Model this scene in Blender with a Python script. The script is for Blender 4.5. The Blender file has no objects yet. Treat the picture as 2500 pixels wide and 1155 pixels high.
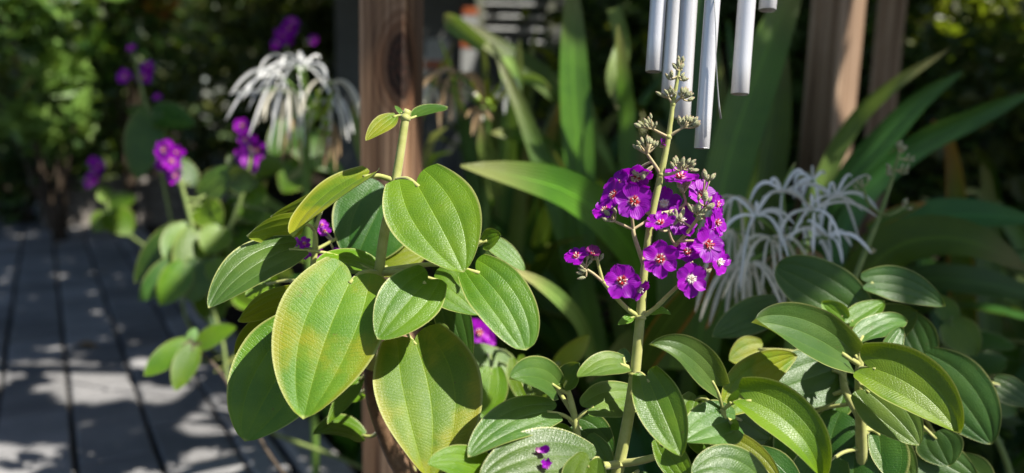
import bpy, math, random
from mathutils import Vector, Matrix, noise as mnoise
rnd = random.Random(7)
R = math.radians
sc = bpy.context.scene
COL = sc.collection

# ------------------------------------------------------------------ camera
FPX, CX, CY = 1805.6, 1250.0, 577.5          # focal length and centre in photo pixels
CAM = Vector((0, 0, 0.95))
PITCH, ROLL = R(8.9), R(1.4)
FW = Vector((0, math.cos(PITCH), -math.sin(PITCH)))
_u0 = Vector((0, math.sin(PITCH), math.cos(PITCH)))
_r0 = Vector((1, 0, 0))
RT = _r0 * math.cos(ROLL) + _u0 * math.sin(ROLL)
UP = _u0 * math.cos(ROLL) - _r0 * math.sin(ROLL)
cam_d = bpy.data.cameras.new('camera')
cam = bpy.data.objects.new('camera', cam_d)
COL.objects.link(cam)
cam.matrix_world = Matrix(((RT.x, UP.x, -FW.x, CAM.x), (RT.y, UP.y, -FW.y, CAM.y), (RT.z, UP.z, -FW.z, CAM.z), (0, 0, 0, 1)))
cam_d.sensor_width = 36.0
cam_d.lens = 26.0
cam_d.clip_start = 0.02
cam_d.clip_end = 400
cam_d.dof.use_dof = True
cam_d.dof.focus_distance = 0.615
cam_d.dof.aperture_fstop = 2.7
cam_d.dof.aperture_blades = 0
sc.camera = cam

# ------------------------------------------------------------------ sky and sun
SUN_AZ, SUN_EL = R(113), R(53)               # azimuth clockwise from +Y
TO_SUN = Vector((math.sin(SUN_AZ) * math.cos(SUN_EL), math.cos(SUN_AZ) * math.cos(SUN_EL), math.sin(SUN_EL)))
world = bpy.data.worlds.new('World')
sc.world = world
world.use_nodes = True
wn = world.node_tree
wn.nodes.clear()
sky = wn.nodes.new('ShaderNodeTexSky')
sky.sky_type = 'NISHITA'
sky.sun_disc = False
sky.sun_elevation = SUN_EL
sky.sun_rotation = SUN_AZ
bg = wn.nodes.new('ShaderNodeBackground')
bg.inputs['Strength'].default_value = 0.07
wo = wn.nodes.new('ShaderNodeOutputWorld')
wn.links.new(sky.outputs[0], bg.inputs[0])
wn.links.new(bg.outputs[0], wo.inputs[0])
sd = bpy.data.lights.new('sun', 'SUN')
sd.energy = 5.0
sd.angle = R(0.55)
sd.color = (1.0, 0.95, 0.86)
sun = bpy.data.objects.new('sun', sd)
COL.objects.link(sun)
sun.rotation_euler = TO_SUN.to_track_quat('Z', 'Y').to_euler()
sun.location = TO_SUN * 20

sc.view_settings.view_transform = 'Standard'
sc.view_settings.look = 'None'
sc.view_settings.gamma = 1.0
sc.view_settings.use_curve_mapping = False
sc.view_settings.exposure = 1.05
sc.render.engine = 'CYCLES'
sc.cycles.use_denoising = True
sc.cycles.max_bounces = 8
sc.cycles.transparent_max_bounces = 6
sc.cycles.sample_clamp_indirect = 4.0


def P(x, y, d):
    return CAM + (FW + RT * ((x - CX) / FPX) + UP * ((CY - y) / FPX)) * d


def G(x, y, z=0.0):
    d = FW + RT * ((x - CX) / FPX) + UP * ((CY - y) / FPX)
    return CAM + d * ((z - CAM.z) / d.z)


# ------------------------------------------------------------------ node helper
class NT:
    def __init__(s, name):
        s.m = bpy.data.materials.new(name)
        s.m.use_nodes = True
        s.t = s.m.node_tree
        s.t.nodes.clear()
        s.out = s.n('OutputMaterial')

    def n(s, typ, **k):
        nd = s.t.nodes.new('ShaderNode' + typ)
        for a, b in k.items():
            setattr(nd, a, b)
        return nd

    def put(s, sock, v):
        if isinstance(v, bpy.types.NodeSocket):
            s.t.links.new(v, sock)
        elif v is not None:
            if isinstance(v, (tuple, list)) and len(v) == 3 and sock.type == 'RGBA':
                v = (*v, 1)
            sock.default_value = v

    def math(s, op, a, b=None, c=None, clamp=False):
        nd = s.n('Math', operation=op, use_clamp=clamp)
        s.put(nd.inputs[0], a)
        s.put(nd.inputs[1], b)
        s.put(nd.inputs[2], c)
        return nd.outputs[0]

    def mix(s, f, a, b, blend='MIX'):
        nd = s.n('Mix', data_type='RGBA', blend_type=blend)
        s.put(nd.inputs[0], f)
        s.put(nd.inputs[6], a)
        s.put(nd.inputs[7], b)
        return nd.outputs[2]

    def ramp(s, v, lo, hi, a=0.0, b=1.0):
        if lo > hi:
            lo, hi, a, b = hi, lo, b, a
        nd = s.n('MapRange', interpolation_type='SMOOTHSTEP')
        s.put(nd.inputs[0], v)
        nd.inputs[1].default_value = lo
        nd.inputs[2].default_value = hi
        nd.inputs[3].default_value = a
        nd.inputs[4].default_value = b
        return nd.outputs[0]

    def noise(s, vec, scale, detail=3, rough=.55, dist=0.0):
        nd = s.n('TexNoise')
        s.put(nd.inputs['Vector'], vec)
        nd.inputs['Scale'].default_value = scale
        nd.inputs['Detail'].default_value = detail
        nd.inputs['Roughness'].default_value = rough
        nd.inputs['Distortion'].default_value = dist
        return nd.outputs[0]

    def coord(s, which='Object'):
        return s.n('TexCoord').outputs[which]

    def mapping(s, vec, scale=(1, 1, 1), loc=(0, 0, 0), rot=(0, 0, 0)):
        nd = s.n('Mapping')
        s.put(nd.inputs[0], vec)
        nd.inputs[1].default_value = loc
        nd.inputs[2].default_value = rot
        nd.inputs[3].default_value = scale
        return nd.outputs[0]

    def rand(s):
        return s.n('ObjectInfo').outputs['Random']

    def bump(s, h, strength, dist=0.001):
        nd = s.n('Bump')
        nd.inputs['Strength'].default_value = strength
        nd.inputs['Distance'].default_value = dist
        s.put(nd.inputs['Height'], h)
        return nd.outputs[0]

    def pbsdf(s, color, rough=.5, spec=.4, normal=None, sheen=0.0, metal=0.0, sss=0.0, coat=0.0, sheen_tint=None, sheen_rough=.4):
        nd = s.n('BsdfPrincipled')
        s.put(nd.inputs['Base Color'], color)
        s.put(nd.inputs['Roughness'], rough)
        s.put(nd.inputs['Specular IOR Level'], spec)
        s.put(nd.inputs['Metallic'], metal)
        nd.inputs['Sheen Weight'].default_value = sheen
        nd.inputs['Sheen Roughness'].default_value = sheen_rough
        if sheen_tint:
            nd.inputs['Sheen Tint'].default_value = (*sheen_tint, 1)
        nd.inputs['Coat Weight'].default_value = coat
        if normal is not None:
            s.put(nd.inputs['Normal'], normal)
        return nd.outputs[0]

    def translucent(s, shader, color, amount, normal=None):
        tr = s.n('BsdfTranslucent')
        s.put(tr.inputs[0], color)
        if normal is not None:
            s.put(tr.inputs['Normal'], normal)
        mx = s.n('MixShader')
        s.put(mx.inputs[0], amount)
        s.t.links.new(shader, mx.inputs[1])
        s.t.links.new(tr.outputs[0], mx.inputs[2])
        return mx.outputs[0]

    def done(s, shader):
        s.t.links.new(shader, s.out.inputs[0])
        return s.m


def leaf_material(name, g1, g2, yellow=0.0, fuzz=.35, trans=.24, under=None, edge=(.36, .38, .12), veins=True, rough=.38, spec=.42, brown=0.0):
    q = NT(name)
    uv = q.coord('UV')
    sep = q.n('SeparateXYZ')
    q.put(sep.inputs[0], uv)
    t, y = sep.outputs[0], sep.outputs[1]
    a = q.math('ABSOLUTE', q.math('MULTIPLY_ADD', y, 2.0, -1.0))
    obj = q.coord('Object')
    off = q.n('CombineXYZ')
    q.put(off.inputs[0], q.math('MULTIPLY', q.rand(), 37.0))
    pos = q.n('VectorMath', operation='ADD')
    q.put(pos.inputs[0], obj)
    q.put(pos.inputs[1], off.outputs[0])
    pos = pos.outputs[0]
    n1 = q.noise(pos, 26, 3)
    col = q.mix(q.ramp(n1, .35, .68), g1, g2)
    hs = q.n('HueSaturation')
    q.put(hs.inputs['Hue'], q.math('MULTIPLY_ADD', q.rand(), .03, .485))
    q.put(hs.inputs['Value'], q.math('MULTIPLY_ADD', q.rand(), .30, .85))
    q.put(hs.inputs['Color'], col)
    col = hs.outputs[0]
    height = None
    if veins:
        wob = q.math('MULTIPLY', q.noise(pos, 60, 2), .010)
        aw = q.math('ADD', a, wob)
        v = None
        for c, w, k in ((0.005, .030, 1.0), (.475, .026, .8), (.86, .02, .35)):
            d = q.math('ABSOLUTE', q.math('SUBTRACT', aw, c))
            m = q.math('MULTIPLY', q.ramp(d, 0.0, w, 1, 0), k)
            v = m if v is None else q.math('MAXIMUM', v, m)
        # ladder of cross veins between the long veins
        ph = q.math('ADD', q.math('MULTIPLY', t, 40.0), q.math('MULTIPLY', a, 4.2))
        ph = q.math('ADD', ph, q.math('MULTIPLY', q.noise(pos, 38, 3), 2.6))
        saw = q.math('ABSOLUTE', q.math('MULTIPLY_ADD', q.math('FRACT', ph), 2.0, -1.0))
        lad = q.math('MULTIPLY', q.ramp(saw, .60, 1.0), q.ramp(q.noise(pos, 70, 3), .25, .6, .25, 1.0))
        fine = q.noise(pos, 900, 2)
        vo = q.n('TexVoronoi', feature='DISTANCE_TO_EDGE')
        q.put(vo.inputs['Vector'], pos)
        vo.inputs['Scale'].default_value = 420
        net = q.ramp(vo.outputs[0], .0, .12, 1, 0)
        height = q.math('ADD', q.math('MULTIPLY', lad, -.38), q.math('MULTIPLY', v, -1.0))
        height = q.math('ADD', height, q.math('MULTIPLY', net, -.28))
        height = q.math('ADD', height, q.math('MULTIPLY', fine, .8))
        height = q.math('ADD', height, q.math('MULTIPLY', q.noise(pos, 150, 3), .55))
        col = q.mix(q.math('MULTIPLY', lad, .07), col, tuple(c * .55 for c in g1))
        vc = (min(1, g2[0] * 1.9 + .02), min(1, g2[1] * 1.7 + .02), g2[2] * 1.6)
        col = q.mix(q.math('MULTIPLY', v, .30), col, vc)
        col = q.mix(q.math('MULTIPLY', net, .10), col, vc)
        spk = q.ramp(q.noise(pos, 210, 2, .6), .72, .76)
        col = q.mix(q.math('MULTIPLY', spk, .55), col, (.10, .06, .02))
    if yellow > 0:
        yn = q.noise(pos, 15, 4, .6)
        ym = q.math('MULTIPLY', q.ramp(yn, .56 - .16 * yellow, .74 - .16 * yellow), yellow)
        ym = q.math('MULTIPLY', ym, q.math('MULTIPLY_ADD', lad, -.45, 1.0)) if veins else ym
        col = q.mix(ym, col, (.25, .25, .010))
        rim = q.math('MULTIPLY', q.ramp(a, .72, 1.0), q.math('MULTIPLY', yellow, .6))
        col = q.mix(rim, col, (.26, .22, .015))
    if brown > 0:
        bm = q.math('MULTIPLY', q.ramp(q.noise(pos, 42, 3, .65), .66, .72), brown)
        col = q.mix(bm, col, (.17, .055, .012))
    e = q.ramp(a, .935, .985)
    tipm = q.ramp(t, .965, .995)
    col = q.mix(q.math('MULTIPLY', q.math('MAXIMUM', e, tipm), .8), col, edge)
    under = under or tuple(c * .75 + .03 for c in g2)
    back = q.n('NewGeometry').outputs['Backfacing']
    colf = q.mix(back, col, under)
    nrm = q.bump(height, .36, .0008) if height is not None else q.bump(q.noise(pos, 300, 2), .25, .0006)
    sh = q.pbsdf(colf, rough, spec, nrm, sheen=fuzz, sheen_tint=(.92, 1.0, .90), sheen_rough=.35)
    tcol = q.mix(.45, col, (.36, .46, .01), 'MIX')
    sh = q.translucent(sh, tcol, trans, nrm)
    return q.done(sh)


M = {}
M['leaf'] = leaf_material('leaf_green', (.056, .134, .006), (.100, .186, .008), fuzz=.05)
M['leaf_pale'] = leaf_material('leaf_pale', (.075, .165, .022), (.120, .215, .032), fuzz=.16)
M['leaf_bright'] = leaf_material('leaf_bright', (.080, .188, .005), (.128, .240, .007), fuzz=.06, trans=.30)
M['leaf_silver'] = leaf_material('leaf_silver', (.042, .108, .014), (.078, .152, .024), fuzz=.18, rough=.36, spec=.55)
M['leaf_yellow'] = leaf_material('leaf_yellowing', (.075, .158, .008), (.125, .205, .011), yellow=.8, fuzz=.08, rough=.47, spec=.32, brown=.35)
M['leaf_gold'] = leaf_material('leaf_gold', (.17, .25, .015), (.22, .28, .02), yellow=.5, fuzz=.25, brown=.5, trans=.4)
M['leaf_shaded'] = leaf_material('leaf_shaded', (.028, .088, .010), (.050, .118, .013), fuzz=.05, trans=.25)  # darker copy of the leaf green, shade on rear leaves put into the colour


def simple_leaf(name, c1, c2, trans=.3, rough=.45, spec=.4, scale=12, stripes=0.0, tipc=None, edgec=None):
    q = NT(name)
    pos = q.coord('Object')
    col = q.mix(q.ramp(q.noise(pos, scale, 3), .35, .65), c1, c2)
    nrm = None
    uv = q.coord('UV')
    sep = q.n('SeparateXYZ')
    q.put(sep.inputs[0], uv)
    if stripes:
        st = q.math('SINE', q.math('MULTIPLY', sep.outputs[1], stripes))
        nrm = q.bump(st, .35, .001)
        col = q.mix(q.math('MULTIPLY', q.ramp(st, -.2, 1), .3), col, tuple(min(1, c * 1.6) for c in c2))
        a = q.math('ABSOLUTE', q.math('MULTIPLY_ADD', sep.outputs[1], 2.0, -1.0))
        col = q.mix(q.math('MULTIPLY', q.ramp(a, .12, 0), .5), col, tuple(min(1, c * 2.2) for c in c2))
        if edgec:
            col = q.mix(q.math('MULTIPLY', q.ramp(a, .75, .95), .9), col, edgec)
    if tipc:
        col = q.mix(q.ramp(sep.outputs[0], .72, .97), col, tipc)
    hs = q.n('HueSaturation')
    q.put(hs.inputs['Hue'], q.math('MULTIPLY_ADD', q.rand(), .04, .48))
    q.put(hs.inputs['Value'], q.math('MULTIPLY_ADD', q.rand(), .4, .8))
    q.put(hs.inputs['Color'], col)
    sh = q.pbsdf(hs.outputs[0], rough, spec, nrm)
    sh = q.translucent(sh, q.mix(.5, hs.outputs[0], (.28, .40, .02)), trans)
    return q.done(sh)


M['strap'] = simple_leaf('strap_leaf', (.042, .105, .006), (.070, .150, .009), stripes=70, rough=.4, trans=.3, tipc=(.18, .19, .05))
M['strap_lit'] = simple_leaf('strap_leaf_lit', (.14, .24, .05), (.20, .29, .07), stripes=70, rough=.45, tipc=(.34, .32, .12))  # paler copy of the strap leaf, sunlight on the blades put into the colour
M['strap_orange'] = simple_leaf('strap_leaf_orange_edge', (.05, .12, .015), (.08, .15, .02), stripes=70, edgec=(.42, .16, .02), tipc=(.40, .17, .03))
M['strap_blue'] = simple_leaf('strap_leaf_blue', (.030, .095, .016), (.052, .130, .026), stripes=80, rough=.35, trans=.2)
M['hedge'] = simple_leaf('hedge_leaf', (.022, .05, .012), (.045, .085, .016), trans=.2, scale=3)
M['hedge_olive'] = simple_leaf('hedge_leaf_olive', (.05, .065, .014), (.085, .095, .02), trans=.25, scale=3)
M['shrub_lit'] = simple_leaf('shrub_leaf_lit', (.11, .20, .03), (.20, .30, .06), trans=.35, scale=4)  # lighter leaf green, sunlight on the leaves put into the colour
M['shrub_lime'] = simple_leaf('shrub_leaf_lime', (.20, .26, .012), (.30, .32, .02), trans=.4, scale=4)
M['shrub_pale'] = simple_leaf('shrub_leaf_variegated', (.30, .36, .20), (.42, .46, .30), trans=.3, scale=6)
M['orange_leaf'] = simple_leaf('orange_leaf', (.40, .14, .02), (.46, .22, .04), trans=.3, scale=6)
M['vine'] = simple_leaf('vine_leaf', (.04, .09, .015), (.07, .13, .02), trans=.15, scale=4)
M['dry'] = simple_leaf('dry_leaf', (.20, .09, .03), (.30, .16, .06), trans=.15, scale=20)


def plain(name, c1, c2=None, rough=.6, spec=.3, scale=40, bump=.3, sheen=0.0, metal=0.0, trans=0.0, bdist=.0006):
    q = NT(name)
    pos = q.coord('Object')
    nz = q.noise(pos, scale, 4)
    col = q.mix(q.ramp(nz, .3, .7), c1, c2 or tuple(c * 1.3 for c in c1))
    sh = q.pbsdf(col, rough, spec, q.bump(nz, bump, bdist), sheen=sheen, metal=metal)
    if trans:
        sh = q.translucent(sh, col, trans)
    return q.done(sh)


M['stem'] = plain('stem_green', (.32, .34, .09), (.40, .40, .14), scale=120, sheen=.3, rough=.6)
M['stem_pink'] = plain('stem_pinkish', (.40, .30, .17), (.42, .37, .19), scale=120, sheen=.3, rough=.6)
M['stem_dim'] = plain('stem_dull_green', (.13, .19, .05), (.19, .24, .07), scale=80, sheen=.2)
M['wood_stem'] = plain('woody_stem', (.10, .055, .03), (.19, .11, .06), scale=90, bump=.8, bdist=.002)
M['bark'] = plain('bark', (.05, .035, .022), (.09, .065, .045), scale=30, bump=.8, bdist=.006)
M['lily_white'] = plain('lily_white', (.78, .79, .77), (.86, .86, .84), scale=60, rough=.5, trans=.25)
M['lily_cream'] = plain('lily_cream', (.66, .63, .50), (.76, .72, .60), scale=60, rough=.5, trans=.25)
M['lily_wilted'] = plain('lily_wilted', (.34, .22, .11), (.48, .34, .19), scale=80, rough=.7, trans=.2)
M['pod'] = plain('seed_pod_green', (.15, .26, .02), (.25, .36, .04), scale=60, rough=.35, spec=.5)
M['scape'] = plain('scape_green', (.10, .19, .03), (.15, .24, .05), scale=40)


def petal_material():
    q = NT('petal_purple')
    uv = q.coord('UV')
    sep = q.n('SeparateXYZ')
    q.put(sep.inputs[0], uv)
    t, y = sep.outputs[0], sep.outputs[1]
    n = q.noise(q.coord('Object'), 3.5, 3)
    col = q.mix(q.ramp(n, .3, .7), (.24, .001, .335), (.34, .002, .45))
    st = q.math('SINE', q.math('ADD', q.math('MULTIPLY', y, 46.0), q.math('MULTIPLY', n, 5.0)))
    col = q.mix(q.math('MULTIPLY', q.ramp(st, .3, 1), .35), col, (.20, .0, .33))
    col = q.mix(q.math('MULTIPLY', q.ramp(t, .34, .20), .9), col, (.74, .40, .56))
    hs = q.n('HueSaturation')
    q.put(hs.inputs['Hue'], q.math('MULTIPLY_ADD', q.rand(), .02, .49))
    q.put(hs.inputs['Value'], q.math('MULTIPLY_ADD', q.rand(), .35, .85))
    q.put(hs.inputs['Color'], col)
    nrm = q.bump(st, .12, .02)
    sh = q.pbsdf(hs.outputs[0], .45, .3, nrm, sheen=.10, sheen_tint=(.9, .6, 1))
    sh = q.translucent(sh, (.42, .002, .58), .36)
    return q.done(sh)


M['petal'] = petal_material()
M['petal_faded'] = plain('petal_faded', (.16, .01, .13), (.25, .03, .17), scale=6, trans=.25)
M['eye_red'] = plain('eye_red', (.36, .008, .02), (.50, .03, .03), scale=9, rough=.5)
M['eye_white'] = plain('eye_white', (.74, .68, .60), (.80, .76, .70), scale=9, rough=.5)
M['stamen_pale'] = plain('stamen_pale', (.72, .52, .46), (.80, .70, .62), scale=9)


def bud_material():
    q = NT('bud_fuzzy')
    z = q.n('SeparateXYZ')
    q.put(z.inputs[0], q.coord('Object'))
    n = q.noise(q.coord('Object'), 8, 3)
    col = q.mix(q.ramp(n, .3, .7), (.40, .42, .20), (.50, .49, .27))
    col = q.mix(q.math('MULTIPLY', q.ramp(z.outputs[2], .62, 1.0), .6), col, (.46, .20, .15))
    return q.done(q.translucent(q.pbsdf(col, .7, .2, q.bump(n, .5, .05), sheen=.5), col, .12))


M['bud'] = bud_material()


def wood_material(name, dark, mid, light, knot=None):
    q = NT(name)
    pos = q.coord('Object')
    sp = q.n('SeparateXYZ')
    q.put(sp.inputs[0], pos)
    x, y, z = sp.outputs
    k = None
    dx = dz = None
    if knot:
        kx, ky, kz = knot
        cx = q.math('MULTIPLY', q.math('ADD', q.math('SUBTRACT', x, kx), q.math('SUBTRACT', y, ky)), 1.0)
        dz = q.math('SUBTRACT', z, kz)
        # along-surface distance from the knot, which straddles the corner
        sx = q.math('SUBTRACT', q.math('SUBTRACT', x, kx), q.math('SUBTRACT', y, ky))
        rr = q.math('SQRT', q.math('ADD', q.math('POWER', q.math('MULTIPLY', sx, 1.0), 2.0), q.math('POWER', q.math('MULTIPLY', dz, .58), 2.0)))
        wob = q.math('MULTIPLY', q.noise(pos, 60, 2), .006)
        rr = q.math('ADD', rr, wob)
        infl = q.ramp(rr, .0, .075, 1, 0)
    g = q.noise(q.mapping(pos, (38, 38, 1.1)), 1.0, 5, .6, .6)
    if knot:
        ph = q.math('MULTIPLY', rr, 620.0)
        rings = q.math('SINE', ph)
        g = q.math('ADD', q.math('MULTIPLY', g, q.math('SUBTRACT', 1.0, q.math('MULTIPLY', infl, .55))), q.math('MULTIPLY', q.math('MULTIPLY_ADD', rings, .14, .26), infl))
    f = q.noise(q.mapping(pos, (260, 260, 6)), 1.0, 3, .6)
    col = q.mix(q.ramp(g, .38, .50), dark, mid)
    col = q.mix(q.ramp(g, .50, .64), col, light)
    col = q.mix(q.math('MULTIPLY', q.ramp(f, .45, .7), .35), col, dark)
    gy = q.ramp(q.noise(q.mapping(pos, (12, 12, .8)), 1.0, 3), .45, .75)
    col = q.mix(q.math('MULTIPLY', gy, .45), col, (.22, .185, .15))
    cr = q.ramp(q.noise(q.mapping(pos, (55, 55, .9), (3, 1, 0)), 1.0, 2), .30, .25)
    col = q.mix(q.math('MULTIPLY', cr, .8), col, tuple(c * .3 for c in dark))
    h = q.math('ADD', g, q.math('MULTIPLY', f, .5))
    h = q.math('SUBTRACT', h, q.math('MULTIPLY', cr, 1.5))
    if knot:
        halo = q.math('MULTIPLY', q.ramp(rr, .06, .04), .5)
        col = q.mix(halo, col, (.10, .035, .014))
        core = q.ramp(rr, .044, .026)
        col = q.mix(q.math('MULTIPLY', core, .95), col, q.mix(q.ramp(q.noise(pos, 130, 3), .4, .6), (.004, .002, .001), (.020, .006, .003)))
    nrm = q.bump(h, .6, .002)
    return q.done(q.pbsdf(col, .72, .25, nrm))


# ------------------------------------------------------------------ objects
WM = {}


def link(name, data, parent=None, mw=None):
    o = bpy.data.objects.new(name, data)
    COL.objects.link(o)
    mw = mw if mw is not None else Matrix()
    WM[o] = mw
    if parent is not None:
        o.parent = parent
        o.matrix_local = WM[parent].inverted() @ mw
    else:
        o.matrix_world = mw
    return o


def mesh(name, verts, faces, mat, uvs=None, smooth=True):
    me = bpy.data.meshes.new(name)
    me.from_pydata([tuple(v) for v in verts], [], faces)
    if uvs is not None:
        uvl = me.uv_layers.new(name='UVMap')
        li = [0] * len(me.loops)
        me.loops.foreach_get('vertex_index', li)
        flat = []
        for i in li:
            flat.extend(uvs[i])
        uvl.data.foreach_set('uv', flat)
    if smooth:
        me.polygons.foreach_set('use_smooth', [True] * len(me.polygons))
    for mm in (mat if isinstance(mat, (list, tuple)) else [mat]):
        me.materials.append(mm)
    me.update()
    return me


def thing(name, label, cat, loc, group=None):
    o = link(name, None, None, Matrix.Translation(loc))
    o.empty_display_size = .05
    o['label'] = label
    o['category'] = cat
    if group:
        o['group'] = group
    return o


def tag(o, label, cat, group=None):
    o['label'] = label
    o['category'] = cat
    if group:
        o['group'] = group
    return o


def struct(o):
    o['kind'] = 'structure'
    return o


def catmull(pts, n):
    """n samples through the points (any tuple/Vector of floats)"""
    pts = [tuple(p) for p in pts]
    if len(pts) == 2:
        return [tuple(a + (b - a) * i / (n - 1) for a, b in zip(*pts)) for i in range(n)]
    L = [0.0]
    for a, b in zip(pts, pts[1:]):
        L.append(L[-1] + max(1e-6, math.sqrt(sum((q - p) ** 2 for p, q in zip(a[:3], b[:3])))))
    out = []
    for i in range(n):
        s = L[-1] * i / (n - 1)
        k = 0
        while k < len(pts) - 2 and s > L[k + 1]:
            k += 1
        t = (s - L[k]) / (L[k + 1] - L[k])
        p1, p2 = pts[k], pts[k + 1]
        p0 = pts[k - 1] if k > 0 else tuple(2 * a - b for a, b in zip(p1, p2))
        p3 = pts[k + 2] if k + 2 < len(pts) else tuple(2 * b - a for a, b in zip(p1, p2))
        out.append(tuple(.5 * (2 * b + (c - a) * t + (2 * a - 5 * b + 4 * c - d) * t * t + (3 * b - a - 3 * c + d) * t ** 3) for a, b, c, d in zip(p0, p1, p2, p3)))
    return out


def tube_data(pts, rad, seg=8, n=None, org=None, knobs=0.0):
    rows = [(*p, r) for p, r in zip(pts, rad)]
    n = n or max(4, 5 * (len(pts) - 1) + 1)
    rows = catmull(rows, n)
    C = [Vector(q[:3]) for q in rows]
    org = org if org is not None else C[0]
    V, Fc = [], []
    prev = None
    for i, c in enumerate(C):
        T = (C[min(i + 1, n - 1)] - C[max(i - 1, 0)]).normalized()
        if prev is None:
            a = Vector((0, 0, 1)) if abs(T.z) < .9 else Vector((1, 0, 0))
            X = T.cross(a).normalized()
        else:
            X = (prev - T * prev.dot(T)).normalized()
        prev = X
        Y = T.cross(X)
        r = rows[i][3]
        for k in range(seg):
            an = 2 * math.pi * k / seg
            V.append(c - org + (X * math.cos(an) + Y * math.sin(an)) * r)
    for i in range(n - 1):
        for k in range(seg):
            Fc.append((i * seg + k, i * seg + (k + 1) % seg, (i + 1) * seg + (k + 1) % seg, (i + 1) * seg + k))
    Fc.append(tuple(range(seg - 1, -1, -1)))
    Fc.append(tuple((n - 1) * seg + k for k in range(seg)))
    return V, Fc, org


def tube(name, pts, rad, mat, parent=None, seg=8, n=None):
    V, Fc, org = tube_data(pts, rad, seg, n)
    return link(name, mesh(name, V, Fc, mat), parent, Matrix.Translation(org))


def box_data(sx, sy, sz, bev=0.0):
    """box centred on the origin in x and y, standing on z = 0, with chamfered upright and top edges"""
    b = bev
    def ring(ex, ey, z):
        return [(-ex + b, -ey, z), (ex - b, -ey, z), (ex, -ey + b, z), (ex, ey - b, z), (ex - b, ey, z), (-ex + b, ey, z), (-ex, ey - b, z), (-ex, -ey + b, z)]
    hx, hy = sx / 2, sy / 2
    if b <= 0:
        V = [(x, y, z) for z in (0, sz) for x, y in ((-hx, -hy), (hx, -hy), (hx, hy), (-hx, hy))]
        Fc = [(0, 3, 2, 1), (4, 5, 6, 7)] + [(i, (i + 1) % 4, 4 + (i + 1) % 4, 4 + i) for i in range(4)]
        return V, Fc
    V = ring(hx, hy, 0) + ring(hx, hy, sz - b)
    top = [(x * (hx - b) / hx, y * (hy - b) / hy, z) for x, y, z in ring(hx, hy, sz)]
    V += top
    Fc = [tuple(range(7, -1, -1)), tuple(range(16, 24))]
    for k in (0, 8):
        Fc += [(k + i, k + (i + 1) % 8, k + 8 + (i + 1) % 8, k + 8 + i) for i in range(8)]
    return V, Fc


def box(name, sx, sy, sz, mat, mw, parent=None, bev=0.0):
    V, Fc = box_data(sx, sy, sz, bev)
    return link(name, mesh(name, V, Fc, mat, smooth=False), parent, mw)


def place(x, y, z, rz=0.0):
    return Matrix.Translation((x, y, z)) @ Matrix.Rotation(rz, 4, 'Z')


# ------------------------------------------------------------------ broad leaves
VS = [-1, -.97, -.90, -.78, -.64, -.53, -.475, -.42, -.30, -.16, -.05, 0, .05, .16, .30, .42, .475, .53, .64, .78, .90, .97, 1]


def width_fn(t, w0, peak, tipw):
    if t < peak:
        s = t / peak
        return w0 + (1 - w0) * math.sin(s * math.pi / 2) ** .9
    s = (t - peak) / (1 - peak)
    return max(0.0, math.cos(s * math.pi / 2)) ** tipw


def leaf_mesh(P0, P1, P2, N0f, half, org, mat, w0=.55, lobe=.09, peak=.34, tipw=.72, cup=.10, wave=.03, quilt=.027, curl=0.0, fold=0.0, seed=0, nt=26, vs=VS, twist=0.0):
    rr = random.Random(seed)
    ph1, ph2 = rr.uniform(0, 6.28), rr.uniform(0, 6.28)
    L = (P1 - P0).length + (P2 - P1).length
    V, U, Fc = [], [], []
    nv = len(vs)
    for i in range(nt + 1):
        t = i / nt
        t = t * .985 + .015 * t * t
        c = P0 * (1 - t) ** 2 + P1 * (2 * t * (1 - t)) + P2 * t * t
        T = ((P1 - P0) * (1 - t) + (P2 - P1) * t).normalized()
        N = N0f(T, t)
        if twist:
            N = Matrix.Rotation(twist * t, 3, T) @ N
        S = T.cross(N)
        w = half * width_fn(t, w0, peak, tipw)
        cu = curl * L * max(0, (t - .6) / .4) ** 2
        for v in vs:
            a = abs(v)
            back = lobe * L * math.sin(min(a, 1) ** .75 * math.pi * .72) * (1 - t) ** 3
            hgt = cup * half * (a ** 2.2) * (1 - .4 * t)
            hgt += fold * a * w
            hgt += wave * half * a * a * math.sin(t * 9 + (ph1 if v > 0 else ph2))
            # quilted tissue sinking to the long veins
            if a < .475:
                k = a / .475
            elif a < .86:
                k = (a - .475) / .385
            else:
                k = (a - .86) / .14 * .5
            hgt += quilt * half * math.sin(k * math.pi) * min(1, 6 * t + .2) * min(1, (1 - t) * 5)
            q = c - T * back + S * (v * w) + N * (hgt + cu)
            V.append(q - org)
            U.append((t, (v + 1) / 2))
    for i in range(nt):
        for j in range(nv - 1):
            Fc.append((i * nv + j, i * nv + j + 1, (i + 1) * nv + j + 1, (i + 1) * nv + j))
    return mesh('leaf', V, Fc, mat, U)


_seed = [100]


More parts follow.
